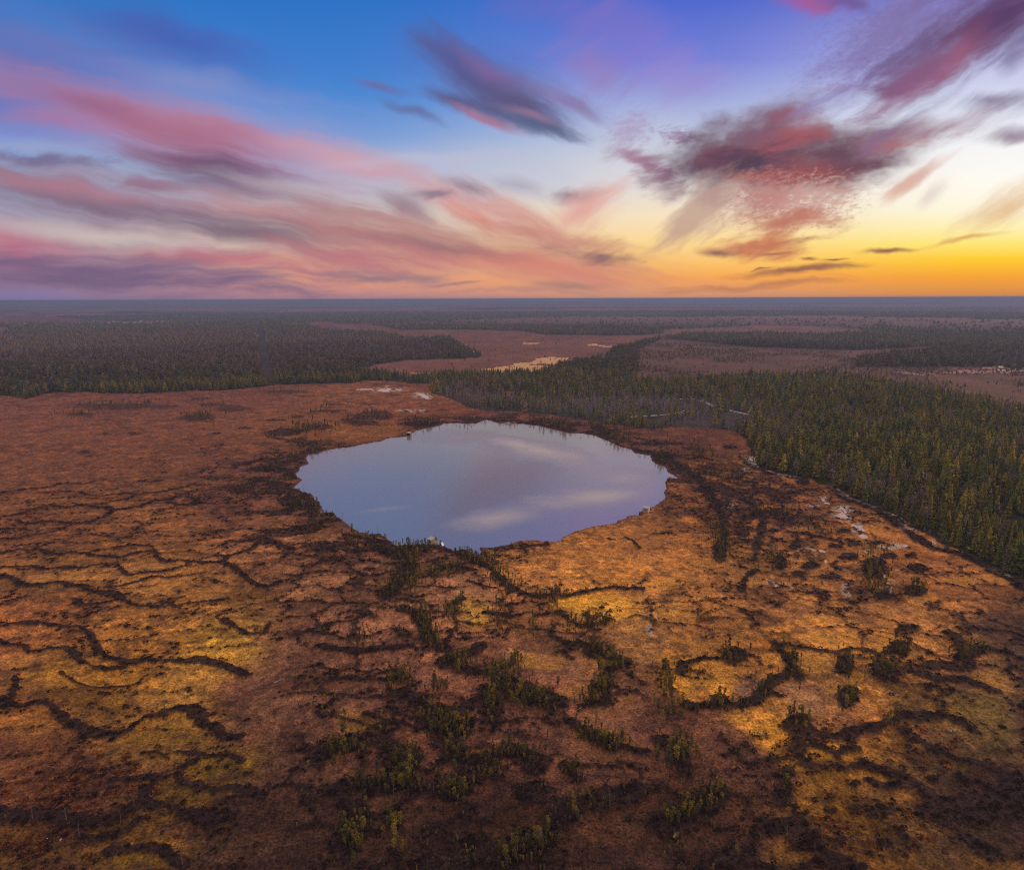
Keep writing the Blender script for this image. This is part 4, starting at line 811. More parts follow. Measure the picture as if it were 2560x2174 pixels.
def merged(name, protos, pick, P_, hs, wmul, colr, mat, which='crown', barkcol=None):
    """many plants as one mesh; colr (n,3)"""
    Vs, Fs, Ts, off = [], [], [], 0
    n = len(P_); rot = rng.random(n) * 6.283
    for k, pr in enumerate(protos):
        sel = np.nonzero(pick == k)[0]
        if len(sel) == 0: continue
        for part in ('trunk', 'crown') if which == 'both' else (which,):
            if pr.get(part) is None: continue
            pv, pf = pr[part][0], pr[part][1]
            kk = pr[part][2] if part == 'crown' else np.ones(len(pv))
            c, s = np.cos(rot[sel])[:, None], np.sin(rot[sel])[:, None]; h_ = hs[sel][:, None]; w_ = (hs * wmul)[sel][:, None]
            X = (pv[:, 0] * c - pv[:, 1] * s) * w_ + P_[sel, 0:1]; Y = (pv[:, 0] * s + pv[:, 1] * c) * w_ + P_[sel, 1:2]; Z = pv[:, 2] * h_ + P_[sel, 2:3]
            Vs.append(np.stack([X, Y, Z], -1).reshape(-1, 3).astype(np.float32))
            Fs.append((pf[None] + (off + np.arange(len(sel)) * len(pv))[:, None, None]).reshape(-1, 3))
            base = colr[sel] if part == 'crown' or barkcol is None else np.tile(barkcol, (len(sel), 1))
            Ts.append((base[:, None, :] * kk[None, :, None]).reshape(-1, 3).astype(np.float32))
            off += len(sel) * len(pv)
    return mesh_obj(name, np.concatenate(Vs), np.concatenate(Fs), mat, np.concatenate(Ts))
def px_height(P_, h_):
    u0, v0, z0 = to_px(P_[:, 0], P_[:, 1], P_[:, 2]); u1, v1, _ = to_px(P_[:, 0], P_[:, 1], P_[:, 2] + h_)
    vis = (u0 > -15) & (u0 < IW + 15) & (v1 < IH) & (v0 > 0) & (z0 > 0)
    return np.where(vis, v0 - v1, 0), u0, v0
used_labels = {}
def single(name, cat, label, group, meshes, loc, h_, w_, rz, colr, bark=(1, 1, 1)):
    e = bpy.data.objects.new(name, None); C.objects.link(e); e.empty_display_size = .5
    e.location = loc; e.rotation_euler = (0, 0, rz); e.scale = (w_, w_, h_)
    e['label'] = label; e['category'] = cat
    if group: e['group'] = group
    for part, me in meshes:
        o = bpy.data.objects.new(part, me); C.objects.link(o); o.parent = e
        o.color = (*colr, 1) if part == 'crown' else (*bark, 1)
    return e
SLANT = smooth
# ------------------------------------------------------------------ bog pines
KINDS = ['slim', 'round', 'flat', 'bushy', 'sparse']
PINE = [bogpine(100 + 7 * i, KINDS[i % 5]) for i in range(10)]
PW = {'slim': 'slim', 'round': 'round-crowned', 'flat': 'flat-topped', 'bushy': 'bushy', 'sparse': 'thin-crowned'}
pts, plc = [], []
for gi, (place, k, pl, sx, sy, cnt) in enumerate(PINES_G):
    x0, y0, s = CROPS[k]; pl = np.array(pl, float); nb = int(cnt * (3.6 if k in 'FC' else 3.0 if k == 'E' else 2.3))
    if len(pl) > 1:
        L_ = np.hypot(*np.diff(pl, axis=0).T); cum = np.concatenate([[0], np.cumsum(L_)]); t = rng.random(nb) * cum[-1]
        bx = np.interp(t, cum, pl[:, 0]); by = np.interp(t, cum, pl[:, 1])
    else: bx, by = np.full(nb, pl[0, 0]), np.full(nb, pl[0, 1])
    px = x0 + (bx + rng.normal(0, sx * .95, nb)) / s; py = y0 + (by + 8 + rng.normal(0, sy * .95, nb)) / s
    x, y = ground_at(px, py); pts += list(zip(x, y)); plc += [gi] * nb
# a thin scatter along every string
for (k, hw, pl) in RIDGES:
    if k in 'FCD' or (k in 'AB' and rng.random() < .25):
        w = world(k, pl); L_ = np.hypot(*np.diff(w, axis=0).T).sum(); nb = rng.poisson(L_ / (16 if k in 'FC' else 30))
        for _ in range(nb):
            i = rng.integers(0, len(w) - 1); p = w[i] + (w[i + 1] - w[i]) * rng.random() + rng.normal(0, hw, 2)
            pts.append(tuple(p)); plc.append(-1)
cand = np.nonzero((grg > .5) & (gsd > 2) & (gsd < 70) & (np.hypot(GX, GY) < 560))[0]
cr2 = np.hypot(GX[cand], GY[cand]); wgt = cr2 ** 2; ch = rng.choice(cand, 1700, p=wgt / wgt.sum())
pts += list(zip(GX[ch] + rng.normal(0, .5, 1700), GY[ch] + rng.normal(0, .5, 1700))); plc += [-3] * 1700
cand = np.nonzero((grg > .45) & (np.hypot(GX, GY) < 330) & (np.abs(np.arctan2(GX, GY)) < .45) & (gsd > 2))[0]
cu, cv2, _ = to_px(GX[cand], GY[cand]); cand = cand[(cu > 640) & (cu < 2100) & (cv2 > 1390) & (cv2 < 2240)]
cr2 = np.hypot(GX[cand], GY[cand]); wgt = cr2 ** 2; ch = rng.choice(cand, 2600, p=wgt / wgt.sum())
nbig = len(pts); pts += list(zip(GX[ch] + rng.normal(0, .4, 2600), GY[ch] + rng.normal(0, .4, 2600))); plc += [-2] * 2600
pts = np.array(pts); plc = np.array(plc)
_, tz, _, tsd, _ = surface(pts[:, 0], pts[:, 1])
keep = tsd > .8; pts, plc, tz = pts[keep], plc[keep], tz[keep]; hu0 = to_px(pts[:, 0], pts[:, 1])[1]
n = len(pts); ph = np.clip(rng.lognormal(math.log(1.8), .36, n), .7, 4.2); ph[plc < 0] *= .7; ph[plc == -2] *= .78; ph *= np.where(hu0 < 1150, 1.65, 1); ph *= np.array([1.18 if g_ >= 0 and PINES_G[g_][1] in 'DE' else 1.0 for g_ in plc])
pk = rng.integers(0, 10, n); pw = ph * (.8 + .4 * rng.random(n))
ctype = rng.choice(3, n, p=[.42, .33, .25])
PCOL = np.array([lin((128, 112, 44)), lin((84, 80, 42)), lin((92, 82, 62))])
pcol = PCOL[ctype] * (.8 + .45 * rng.random((n, 1)))
P3 = np.c_[pts, tz - .03]
hp, hu, hv = px_height(P3, ph)
order = np.argsort(-hp); ind = order[:300]; ind = ind[hp[ind] > 0]
pmesh = []
for i, pr in enumerate(PINE):
    cv_, cf_, ck = pr['crown']; tv, tf = pr['trunk']
    pmesh.append((('trunk', mesh_obj('trunk', tv, tf, M_bark, np.ones((len(tv), 3)), link=False)), ('crown', mesh_obj('crown', cv_, cf_, M_needle, np.repeat(ck[:, None], 3, 1), link=False))))
PBARK = lin((92, 72, 60))
def near_place(i):
    if plc[i] >= 0: return PINES_G[plc[i]][0]
    d = [abs(hu[i] - hu[plc == g_].mean()) + abs(hv[i] - hv[plc == g_].mean()) if (plc == g_).any() else 1e9 for g_ in range(len(PINES_G))]
    return 'standing apart ' + PINES_G[int(np.argmin(d))][0]
def size_word(h_): return 'tiny' if h_ < 1.8 else 'small' if h_ < 2.5 else 'mid-sized' if h_ < 3.4 else 'tall'
CW = ['yellow-green', 'olive', 'grey-green']
lab = {}
for i in ind:
    lab.setdefault(f"{size_word(ph[i])} {CW[ctype[i]]} {PW[KINDS[pk[i] % 5]]} pine {near_place(i)}", []).append(i)
def label_out(base, idx, hh):
    """tell members of a like group apart by height"""
    if len(idx) == 1: return {idx[0]: base}
    s_ = sorted(idx, key=lambda j: -hh[j]); names = ['tallest', 'second tallest', 'third tallest', 'fourth tallest', 'fifth tallest', 'sixth tallest', 'seventh tallest']
    return {j: (names[r_] if r_ < len(s_) - 1 else 'shortest') + ' ' + base for r_, j in enumerate(s_) if r_ < 7 or True} if len(s_) <= 8 else {j: base for j in s_}
for base, idx in lab.items():
    for i, l_ in label_out(base, idx, ph).items():
        single('bog_pine', 'tree', l_, 'stunted bog pines on the strings', pmesh[pk[i]], P3[i], ph[i], pw[i], rng.random() * 6.28, pcol[i], PBARK)
rest = np.setdiff1d(np.arange(n), ind)
stuff(merged('bog_pines', PINE, pk[rest], P3[rest], ph[rest], pw[rest] / ph[rest], pcol[rest], M_needle, 'both', PBARK), 'hundreds more stunted pines scattered over the bog and round the lake', 'trees', 'stunted bog pines on the strings')
#PART3
# ------------------------------------------------------------------ the forests
XS = np.array([0.0]); 
def sample_ring(r0, r1, per):
    a0 = math.radians(45); area = a0 * (r1 * r1 - r0 * r0); n_ = int(area / per)
    r_ = np.sqrt(rng.random(n_) * (r1 * r1 - r0 * r0) + r0 * r0); a = (rng.random(n_) * 2 - 1) * a0
    return np.sin(a) * r_, np.cos(a) * r_
def ell(px, py, cx, cy_, rx, ry):
    return np.exp(-(((px - cx) / rx) ** 2 + ((py - cy_) / ry) ** 2))
CUT = world('P', [(1498, 250), (1510, 330), (1530, 470), (1545, 590)])
THIN = OPEN[2][0]
def forest_points(r0, r1, per):
    x, y = sample_ring(r0, r1, per)
    wx = (fbm(x, y, 14, 3, 41) - .5) * 9; wy = (fbm(x, y, 14, 3, 57) - .5) * 14
    qx, qy, _ = to_px(x + wx, y + wy)
    ok = in_poly(qx, qy, FOREST_PX)
    thin = np.zeros(len(x), bool)
    for j, (poly, c) in enumerate(OPEN):
        ins = in_poly(qx, qy, poly)
        if j in (2,): thin |= ins
        elif j == 9: ok &= ~(ins & (rng.random(len(x)) > .55))
        else: ok &= ~(ins & (rng.random(len(x)) > .05)); thin |= ins
    # gaps where nothing but heath grows; thinner stands on wet ground
    gap = fbm(x, y, 26, 3, 131)
    p_ = smooth(.3, .5, gap) * .85 + .15
    lowdense = ell(qx, qy, 400, 870, 700, 55) * .4 + ell(qx, qy, 1600, 1025, 220, 50) * .5 + ell(qx, qy, 1180, 990, 130, 40) * .1
    p_ = p_ * (1 - np.clip(lowdense, 0, .7))
    p_ = np.where(thin, .5 * smooth(.35, .65, fbm(x, y, 60, 3, 132)), p_)
    edge = seg_dist(x, y, LICHEN, 40) < 26
    p_ = np.where(edge, .95, p_)
    ok &= rng.random(len(x)) < p_
    ok &= rng.random(len(x)) > .9 * farbog(x, y)
    dc = seg_dist(x, y, CUT, 16); ok &= dc > 8
    for tr in TRACKS:
        dt = seg_dist(x, y, tr, 12); ok &= dt > 4
    x, y, thin, qx, qy = x[ok], y[ok], thin[ok], qx[ok], qy[ok]
    return x, y, thin, qx, qy
LODS = [(240, 520, 9.5), (520, 900, 14.0), (900, 1600, 28.0), (1600, 2700, 60.0), (2700, 5200, 260.0)]
allp = []
for li_, (r0, r1, per) in enumerate(LODS):
    x, y, thin, qx, qy = forest_points(r0, r1, per)
    allp.append(np.c_[x, y, thin, np.full(len(x), li_), qx, qy])
allp = np.concatenate(allp); nF = len(allp)
fx, fy, fthin, flod, fqx, fqy = allp.T; fthin = fthin > .5; flod = flod.astype(int)
stand = fbm(fx, fy, 45, 3, 151); stand2 = fbm(fx, fy, 220, 3, 152)
fh = 10.5 * (.62 + .55 * rng.random(nF)) * (.75 + .5 * stand)
fh *= np.where(fqx > 1700, 1.12, 1.0)
fh = fh * .93
fh = np.where(fthin, 2.6 + 2.2 * rng.random(nF), fh)
fh = fh * np.where(flod == 3, 1.05, 1) * np.where(flod == 4, 1.1, 1)
fh = np.where(rng.random(nF) < .09, fh * 1.3, fh)
edge_small = rng.random(nF) < .22; fh = np.where(edge_small, fh * .6, fh)
fw = (1.0 + .4 * rng.random(nF)) * np.choose(flod, [1, 1.05, 1.25, 1.6, 2.8])
# bare birches and dead wood
pb = .06 + .85 * ell(fqx, fqy, 1160, 995, 120, 36) + .55 * ell(fqx, fqy, 1500, 1025, 280, 45) + .45 * ell(fqx, fqy, 1800, 1050, 130, 40) + .38 * ell(fqx, fqy, 450, 868, 600, 40) + .3 * ell(fqx, fqy, 1950, 1090, 90, 30)
pb = pb + .25 * (smooth(.55, .7, stand2)) * (fqx > 1700)
bare = rng.random(nF) < np.clip(pb, 0, .93); bare &= ~(flod == 4)
SC = np.array([lin((130, 122, 46)), lin((100, 106, 46)), lin((150, 130, 50))])
sct = rng.choice(3, nF, p=[.42, .4, .18])
fcolr = SC[sct] * (.5 + .95 * rng.random((nF, 1)) ** 1.2) * (.8 + .4 * stand[:, None])
left_ = smooth(1500, 900, fqx) * .0
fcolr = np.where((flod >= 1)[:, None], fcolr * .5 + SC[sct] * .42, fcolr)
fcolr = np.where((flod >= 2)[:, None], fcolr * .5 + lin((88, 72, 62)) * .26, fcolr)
fcolr = np.where((fthin | (ell(fqx, fqy, 450, 880, 700, 50) > .4))[:, None], fcolr * .5 + lin((118, 92, 70)) * .5, fcolr)
BT = lin((106, 88, 90)); BB = lin((150, 134, 124))
P3F = np.c_[fx, fy, np.full(nF, -.05)]
hpx, hu, hv = px_height(P3F, fh)
SPR = [spruce(300 + i, 300, [.13, .17, .21, .15][i % 4], .062, [.08, .15, .2, .3][i % 4]) for i in range(8)]
SPR1 = [spruce(320 + i, 90, [.13, .17, .21, .15][i % 4], .11, [.08, .15, .2, .3][i % 4], 3) for i in range(8)]
SPR2 = [spruce(340 + i, 26, [.14, .18, .21, .16][i % 4], .19, .12, 3) for i in range(6)]
SPR3 = [cone_tree(360 + i, [.17, .2, .15][i % 3]) for i in range(6)]
BIR = [birch(400 + i, 90, [.16, .2, .24][i % 3]) for i in range(6)]
BIR1 = [birch(420 + i, 34, [.16, .2, .24][i % 3]) for i in range(4)]
# the 300 conifers and 160 bare trees that show largest stand as trees of their own
vis_order = np.argsort(-hpx)
con_i = [i for i in vis_order if not bare[i] and hpx[i] > 0 and not fthin[i]][:300]
bir_i = [i for i in vis_order if bare[i] and hpx[i] > 0][:160]
smesh = []
for pr in SPR:
    cv_, cf_, ck = pr['crown']; tv, tf = pr['trunk']
    smesh.append((('trunk', mesh_obj('trunk', tv, tf, M_bark, np.ones((len(tv), 3)), link=False)), ('crown', mesh_obj('crown', cv_, cf_, M_needle, np.repeat(ck[:, None], 3, 1), link=False))))
bmesh_ = []
for pr in BIR:
    cv_, cf_, ck = pr['crown']; tv, tf = pr['trunk']
    bmesh_.append((('trunk', mesh_obj('trunk', tv, tf, M_bark, np.ones((len(tv), 3)), link=False)), ('crown', mesh_obj('crown', cv_, cf_, M_bark, np.repeat(ck[:, None], 3, 1), link=False))))
# landmarks along the forest edge, for saying where a tree stands
MARKS = [('at the pale lichen tongue', 1950, 1175), ('above the pale lichen tongue', 2010, 1120), ('at the lichen strip behind the upper pools', 2130, 1225), ('in the stand above the lichen strip', 2200, 1180), ('at the edge facing the pale pools', 2250, 1285),
 ('in the stand behind the pale pools', 2330, 1240), ('at the edge by the sandy gap', 2330, 1345), ('behind the sandy gap', 2420, 1310), ('at the edge past the sandy gap', 2410, 1390), ('in the corner stand', 2500, 1350), ('at the corner edge by the last lichen', 2490, 1430),
 ('deep in the corner stand', 2530, 1280), ('in the dense stand high above the pools', 2400, 1150), ('in the dense stand over the sandy gap', 2480, 1200), ('in the wood behind the lichen tongue', 2080, 1060), ('at the smoky edge of the wood', 1850, 1090), ('in the stand at the picture edge', 2545, 1400), ('in the bottom corner at the picture edge', 2552, 1450)]
MKS = np.array([(a, b_) for _, a, b_ in MARKS])
def mark(i): return MARKS[int(np.argmin(np.hypot(MKS[:, 0] - hu[i], (MKS[:, 1] - hv[i]) * 1.4)))][0]
SIZEF = lambda h_: 'low' if h_ < 7 else 'mid-height' if h_ < 10 else 'tall' if h_ < 13 else 'very tall'
SCW = ['olive-green', 'dark green', 'yellowish']
SHW = ['needle-slim', 'slender', 'broad', 'high-crowned']
spk = rng.integers(0, 8, nF)
lab = {}
for i in con_i: lab.setdefault(f"{SIZEF(fh[i])} {SCW[sct[i]]} {SHW[spk[i] % 4]} conifer {mark(i)}", []).append(i)
for base, idx in lab.items():
    for i, l_ in label_out(base, idx, fh).items():
        single('forest_conifer', 'tree', l_, 'conifers of the wood beside the bog', smesh[spk[i]], P3F[i], fh[i], fh[i] * fw[i], rng.random() * 6.28, fcolr[i], lin((88, 72, 62)))
lab = {}
MARKB = MARKS + [('in the bare clump behind the lake', 1100, 985), ('at the near edge of the bare clump', 1180, 1015), ('in the bare wood behind the lake', 1280, 1022), ('in the bare wood behind the northeast shore', 1400, 1035), ('in the smoky bare wood', 1550, 1050), ('by the sand track', 1750, 1040), ('above the sand track', 1850, 1030)]
MKB = np.array([(a, b_) for _, a, b_ in MARKB])
for i in bir_i:
    mk_ = MARKB[int(np.argmin(np.hypot(MKB[:, 0] - hu[i], (MKB[:, 1] - hv[i]) * 1.4)))][0]
    lab.setdefault(f"{SIZEF(fh[i])} {['narrow', 'upright', 'wide'][spk[i] % 6 % 3]} leafless pale birch {mk_}", []).append(i)
for base, idx in lab.items():
    for i, l_ in label_out(base, idx, fh).items():
        single('bare_birch', 'tree', l_, 'leafless birches in the wood beside the bog', bmesh_[spk[i] % 6], P3F[i], fh[i], fh[i] * fw[i], rng.random() * 6.28, BT * (.8 + .4 * rng.random()), BB * (.8 + .5 * rng.random()))
used = np.zeros(nF, bool); used[con_i] = True; used[bir_i] = True
def sel_merge(name, protos, mask, colr, mat, bark, label, cat):
    s_ = np.nonzero(mask & ~used)[0]
    if len(s_) == 0: return None
    return stuff(merged(name, protos, rng.integers(0, len(protos), len(s_)), P3F[s_], fh[s_], fw[s_], colr[s_], mat, 'both', bark), label, cat)
SB = lin((88, 72, 62))
bcol = BT[None] * (.75 + .5 * rng.random((nF, 1))) * np.ones((nF, 3))
sel_merge('forest', SPR1, ~bare & (flod == 0), fcolr, M_needle, SB, 'dense dark green conifer wood bordering the bog on the right', 'forest')
sel_merge('forest', SPR1, ~bare & (flod == 1) & (hpx > 0), fcolr, M_needle, SB, 'conifer wood stretching behind the lake and the bog', 'forest')
sel_merge('forest', SPR2, ~bare & (flod == 2), fcolr, M_needle, SB, 'dark conifer wood around the far red bog', 'forest')
sel_merge('forest', SPR3, ~bare & (flod >= 3), fcolr, M_needle, SB, 'distant dark woods fading toward the horizon', 'forest')
sel_merge('bare_woodland', BIR1, bare & (flod <= 1), bcol, M_bark, BB, 'leafless grey-violet birch wood behind the lake', 'woodland')
sel_merge('bare_woodland', BIR1, bare & (flod >= 2), bcol, M_bark, BB, 'far leafless brownish woodland beyond the conifer belt', 'woodland')
print('forest trees', nF, np.bincount(flod), bare.sum(), 'bog pines', n)

# ------------------------------------------------------------------ heather on the strings, tussocks on the lawns
def tuft(seed, n_, s, flat=.6):
    r_ = np.random.default_rng(seed); u = r_.normal(0, 1, (n_, 3)); u[:, 2] = abs(u[:, 2]) + .15; u /= np.linalg.norm(u, axis=1)[:, None]
    c = u * .5 * np.array([1, 1, flat]); V_, F_ = leaves(c, u, s * (.7 + .6 * r_.random(n_)), r_, .6)
    return dict(crown=(V_, F_, np.repeat(.55 + .9 * r_.random(n_), 3)), trunk=None)
HT = [tuft(500 + i, 22, .27, 1.0) for i in range(6)]
TT = [tuft(520 + i, 10, .34, .7) for i in range(5)]
# candidates: ground vertices weighted by area so that density is even
fr = np.nonzero((np.abs(np.arctan2(GX, GY)) < .74) & (np.hypot(GX, GY) < 620) & (np.hypot(GX, GY) > 85) & (gsd > 1) & ~gfo)[0]
rr_ = np.hypot(GX[fr], GY[fr]); cell = (rr_ ** 2 + H * H) / H * (50 / 830 * math.pi / 180) * rr_ * (92 / 1500 * math.pi / 180)
lam_h = np.where(grg[fr] > .45, .55, np.where(grg[fr] > .2, .10, .0)) * cell
lam_h = lam_h * np.clip(1.2 - rr_ / 620, .25, 1)
cnt = rng.poisson(lam_h); ii = np.repeat(fr, cnt)
hx = GX[ii] + rng.normal(0, .35, len(ii)); hy = GY[ii] + rng.normal(0, .6, len(ii))
hP = np.c_[hx, hy, gz[ii] - .05]; hs = .35 + .55 * rng.random(len(ii)) ** 1.5
HC = np.array([lin((48, 31, 27)), lin((38, 27, 24)), lin((66, 45, 34))])[rng.choice(3, len(ii), p=[.5, .35, .15])]
stuff(merged('heather', HT, rng.integers(0, 6, len(ii)), hP, hs, np.full(len(ii), 1.5), HC * (.7 + .6 * rng.random((len(ii), 1))), M_heather), 'dark brown heather and dwarf shrub along the raised strings', 'heather')
patch = fbm(GX[fr], GY[fr], 12, 3, 611)
lam_t = np.where(grg[fr] < .3, .55 * smooth(.33, .6, patch) + .08, .2) * cell * np.clip(1.15 - rr_ / 420, 0, 1)
cnt = rng.poisson(lam_t); ii = np.repeat(fr, cnt)
tx_ = GX[ii] + rng.normal(0, .4, len(ii)); ty_ = GY[ii] + rng.normal(0, .6, len(ii))
ts = .18 + .32 * rng.random(len(ii)) ** 2
tcol = gcol[ii] * (.75 + .75 * rng.random((len(ii), 1))) * np.array([1.1, 1.0, .95])
stuff(merged('sedge_tussocks', TT, rng.integers(0, 5, len(ii)), np.c_[tx_, ty_, gz[ii] - .04], ts, np.full(len(ii), 1.35), tcol, M_heather), 'rusty sedge and moss tussocks over the open bog', 'sedge')
# bigger rusty hummocks in the wet flark at lower left
hb = []
for (cx, cy_, sx, sy, cnt_) in [(200, 1920, 170, 60, 90), (150, 2010, 130, 40, 50), (330, 1960, 120, 50, 40), (90, 2120, 120, 40, 40), (2250, 2050, 180, 70, 60), (2080, 2080, 120, 60, 40), (2350, 1900, 120, 60, 30), (2060, 1830, 60, 30, 40)]:
    x, y = ground_at(cx + rng.normal(0, sx * .6, cnt_), cy_ + rng.normal(0, sy * .6, cnt_)); hb += list(zip(x, y))
hb = np.array(hb); nh = len(hb)
hcol = np.array([lin((120, 66, 40)), lin((104, 58, 36)), lin((132, 84, 44))])[rng.integers(0, 3, nh)] * (.6 + .5 * rng.random((nh, 1)))
stuff(merged('sedge_tussocks', HT, rng.integers(0, 6, nh), np.c_[hb, np.full(nh, -.05)], .5 + .6 * rng.random(nh), np.full(nh, 1.5), hcol, M_heather), 'larger rust-red hummocks standing in the wet flarks', 'sedge')

# leftover snow along the strings
SNOW = [('C', 850, 585), ('C', 825, 590), ('C', 875, 580), ('C', 1030, 605), ('C', 600, 885), ('C', 1110, 970), ('C', 1150, 320), ('C', 1080, 320), ('C', 1130, 300), ('C', 1300, 370), ('C', 1180, 375), ('C', 1410, 1400), ('C', 1470, 1350), ('C', 420, 1055), ('B', 595, 735), ('B', 385, 560), ('B', 1200, 575), ('B', 780, 430), ('B', 320, 180), ('B', 1270, 865), ('B', 1330, 872), ('B', 80, 1245), ('B', 530, 1312), ('B', 630, 1295), ('B', 960, 1160), ('B', 375, 1430), ('D', 840, 1187), ('D', 860, 1190), ('D', 960, 1228), ('D', 1100, 1302), ('D', 1745, 602), ('D', 1690, 600), ('D', 1530, 910), ('F', 1545, 468), ('F', 1715, 775), ('F', 1000, 1100)]
sv, sf, so = [], [], 0
for (k, a, b_) in SNOW:
    w = world(k, [(a, b_)])[0]
    for _ in range(3):
        c = w + rng.normal(0, [.9, .35]); m_ = 9; an = np.linspace(0, 6.283, m_, endpoint=False); q_ = (.06 + .11 * rng.random()) * (.6 + .8 * rng.random(m_))
        ring = np.stack([c[0] + np.cos(an) * q_ * 1.4, c[1] + np.sin(an) * q_, np.full(m_, .1)], 1); inner = np.stack([c[0] + np.cos(an) * q_ * .9, c[1] + np.sin(an) * q_ * .6, np.full(m_, .42)], 1)
        sv += [ring, inner, np.array([[c[0], c[1], .45]])]
        for i in range(m_):
            j = (i + 1) % m_; sf += [(so + i, so + j, so + m_ + j), (so + i, so + m_ + j, so + m_ + i), (so + m_ + i, so + m_ + j, so + 2 * m_)]
        so += 2 * m_ + 1
M_snow = plainmat("old_snow", (150, 140, 138), (190, 180, 176), 2, .7)
stuff(mesh_obj('snow', np.concatenate(sv), np.array(sf), M_snow), 'small leftover flecks of old snow along the strings', 'snow')

# ------------------------------------------------------------------ dead trunks and logs
def snag(seed):
    r_ = np.random.default_rng(seed); lean = r_.normal(0, .05, 2)
    top = (lean[0], lean[1], 1.0)
    ms = [stem([(0, 0, -.04), (lean[0] * .4, lean[1] * .4, .5), top], (.016, .011, .003), 5)]
    br = []
    for i in range(7):
        t = .35 + .6 * r_.random(); a = r_.random() * 6.28; L_ = .1 * (1.2 - t) + .04
        q0 = np.array([lean[0] * t, lean[1] * t, t]); br.append(stem([q0, q0 + [math.cos(a) * L_, math.sin(a) * L_, L_ * .3]], (.005, .0015), 3))
    return join(ms[0], *br)
SN = []
for i in range(5):
    tv, tf = snag(700 + i)
    SN.append((('trunk', mesh_obj('trunk', tv, tf, M_bark, np.ones((len(tv), 3)), link=False)),))
SNAGS = [('B', 285, 535, 'on the crest of the bold left string'), ('B', 1078, 1215, 'on the lower left string under a mossy hollow'), ('B', 875, 1225, 'left of the mossy hollow at lower left'), ('B', 435, 1310, 'on the dark bottom string at far left'), ('B', 515, 1415, 'where the bottom left string forks'),
 ('B', 1185, 1600, 'at the bottom edge, left of the heath'), ('B', 785, 1330, 'by the yellow pine at lower left'), ('B', 210, 1300, 'near the left picture edge on the bottom string'), ('B', 1808, 400, 'alone in the brown heath left of centre'), ('B', 1078, 610, 'on the rising left string'),
 ('B', 770, 745, 'in the dip of the bold left string'), ('C', 205, 340, 'alone in the heath left of the bowl'), ('C', 833, 280, 'at the upper tip of the densest grove'), ('C', 890, 800, 'amid the grove under the bowl'), ('C', 480, 1150, 'below the horseshoe string'), ('C', 272, 1180, 'left below the horseshoe'),
 ('C', 463, 680, 'on the thin string over the horseshoe'), ('C', 1882, 1220, 'on the rising end of the bottom arc'), ('C', 790, 620, 'on the rim of the bowl'), ('C', 1340, 980, 'under the arched string'), ('C', 740, 1130, 'on the base of the horseshoe'), ('D', 1525, 925, 'on the dark string at lower right'),
 ('D', 640, 240, 'beside the islet above the golden flark'), ('E', 800, 850, 'on the string beneath the pools'), ('A', 1285, 1200, 'on the long left string, left of its bend'), ('A', 1490, 1210, 'on the long left string, right of its bend'), ('A', 770, 1510, 'on the short left string'), ('L', 1022, 1150, 'on the south bank left of the hut'), ('L', 718, 1030, 'on the southwest bay headland'), ('L', 380, 790, 'on the west bank headland')]
for j, (k, a, b_, where) in enumerate(SNAGS):
    w = world(k, [(a, b_)])[0]; hh = 2.6 + 2.0 * rng.random()
    e = single('dead_pine', 'dead tree', f"bare grey dead pine trunk {where}", 'dead standing pines on the bog', SN[j % 5], (w[0], w[1], .1), hh, hh * 1.25, rng.random() * 6.28, (1, 1, 1), lin((98, 84, 78)))
    for ch in e.children: ch.color = (*lin((98, 84, 78)), 1)
LOGS = [('C', 1660, 1045, 1725, 1010, 'right of the arch'), ('C', 1290, 1480, 1325, 1450, 'on the bottom arc'), ('C', 10, 945, 60, 905, 'left of the horseshoe string'), ('B', 1780, 412, 1830, 390, 'in the brown heath left of centre'), ('F', 530, 612, 560, 598, 'above the bowl'), ('F', 570, 830, 600, 812, 'on the left arm of the bowl'), ('C', 1670, 590, 1700, 570, 'below the hooked string'), ('D', 180, 1180, 200, 1150, 'below the twin groves')]
for (k, a, b_, c, d_, where) in LOGS:
    w0, w1 = world(k, [(a, b_)])[0], world(k, [(c, d_)])[0]; dv = w1 - w0; L_ = min(5.5, np.hypot(*dv)); dv = dv / np.hypot(*dv)
    tv, tf = stem([(0, 0, 0), (0, 0, L_ * .5), (0, 0, L_)], (.13, .1, .04), 6)
    V_ = np.stack([tv[:, 2] * dv[0] - tv[:, 0] * dv[1], tv[:, 2] * dv[1] + tv[:, 0] * dv[0], tv[:, 1] + .35], 1)
    bs = []
    for i in range(4):
        t = L_ * (.4 + .15 * i); sgn = 1 if i % 2 else -1
        q0 = np.array([dv[0] * t, dv[1] * t, .35]); bs.append(stem([q0, q0 + [-dv[1] * sgn * .5 + dv[0] * .3, dv[0] * sgn * .5 + dv[1] * .3, .3]], (.035, .01), 3))
    V_, F_ = join((V_, tf), *bs)
    o = mesh_obj('fallen_log', V_, F_, M_bark, np.tile(lin((158, 138, 126)), (len(V_), 1)))
    o.location = (w0[0], w0[1], 0); o['label'] = f"pale fallen pine log lying {where}"; o['category'] = 'log'; o['group'] = 'fallen logs on the bog'

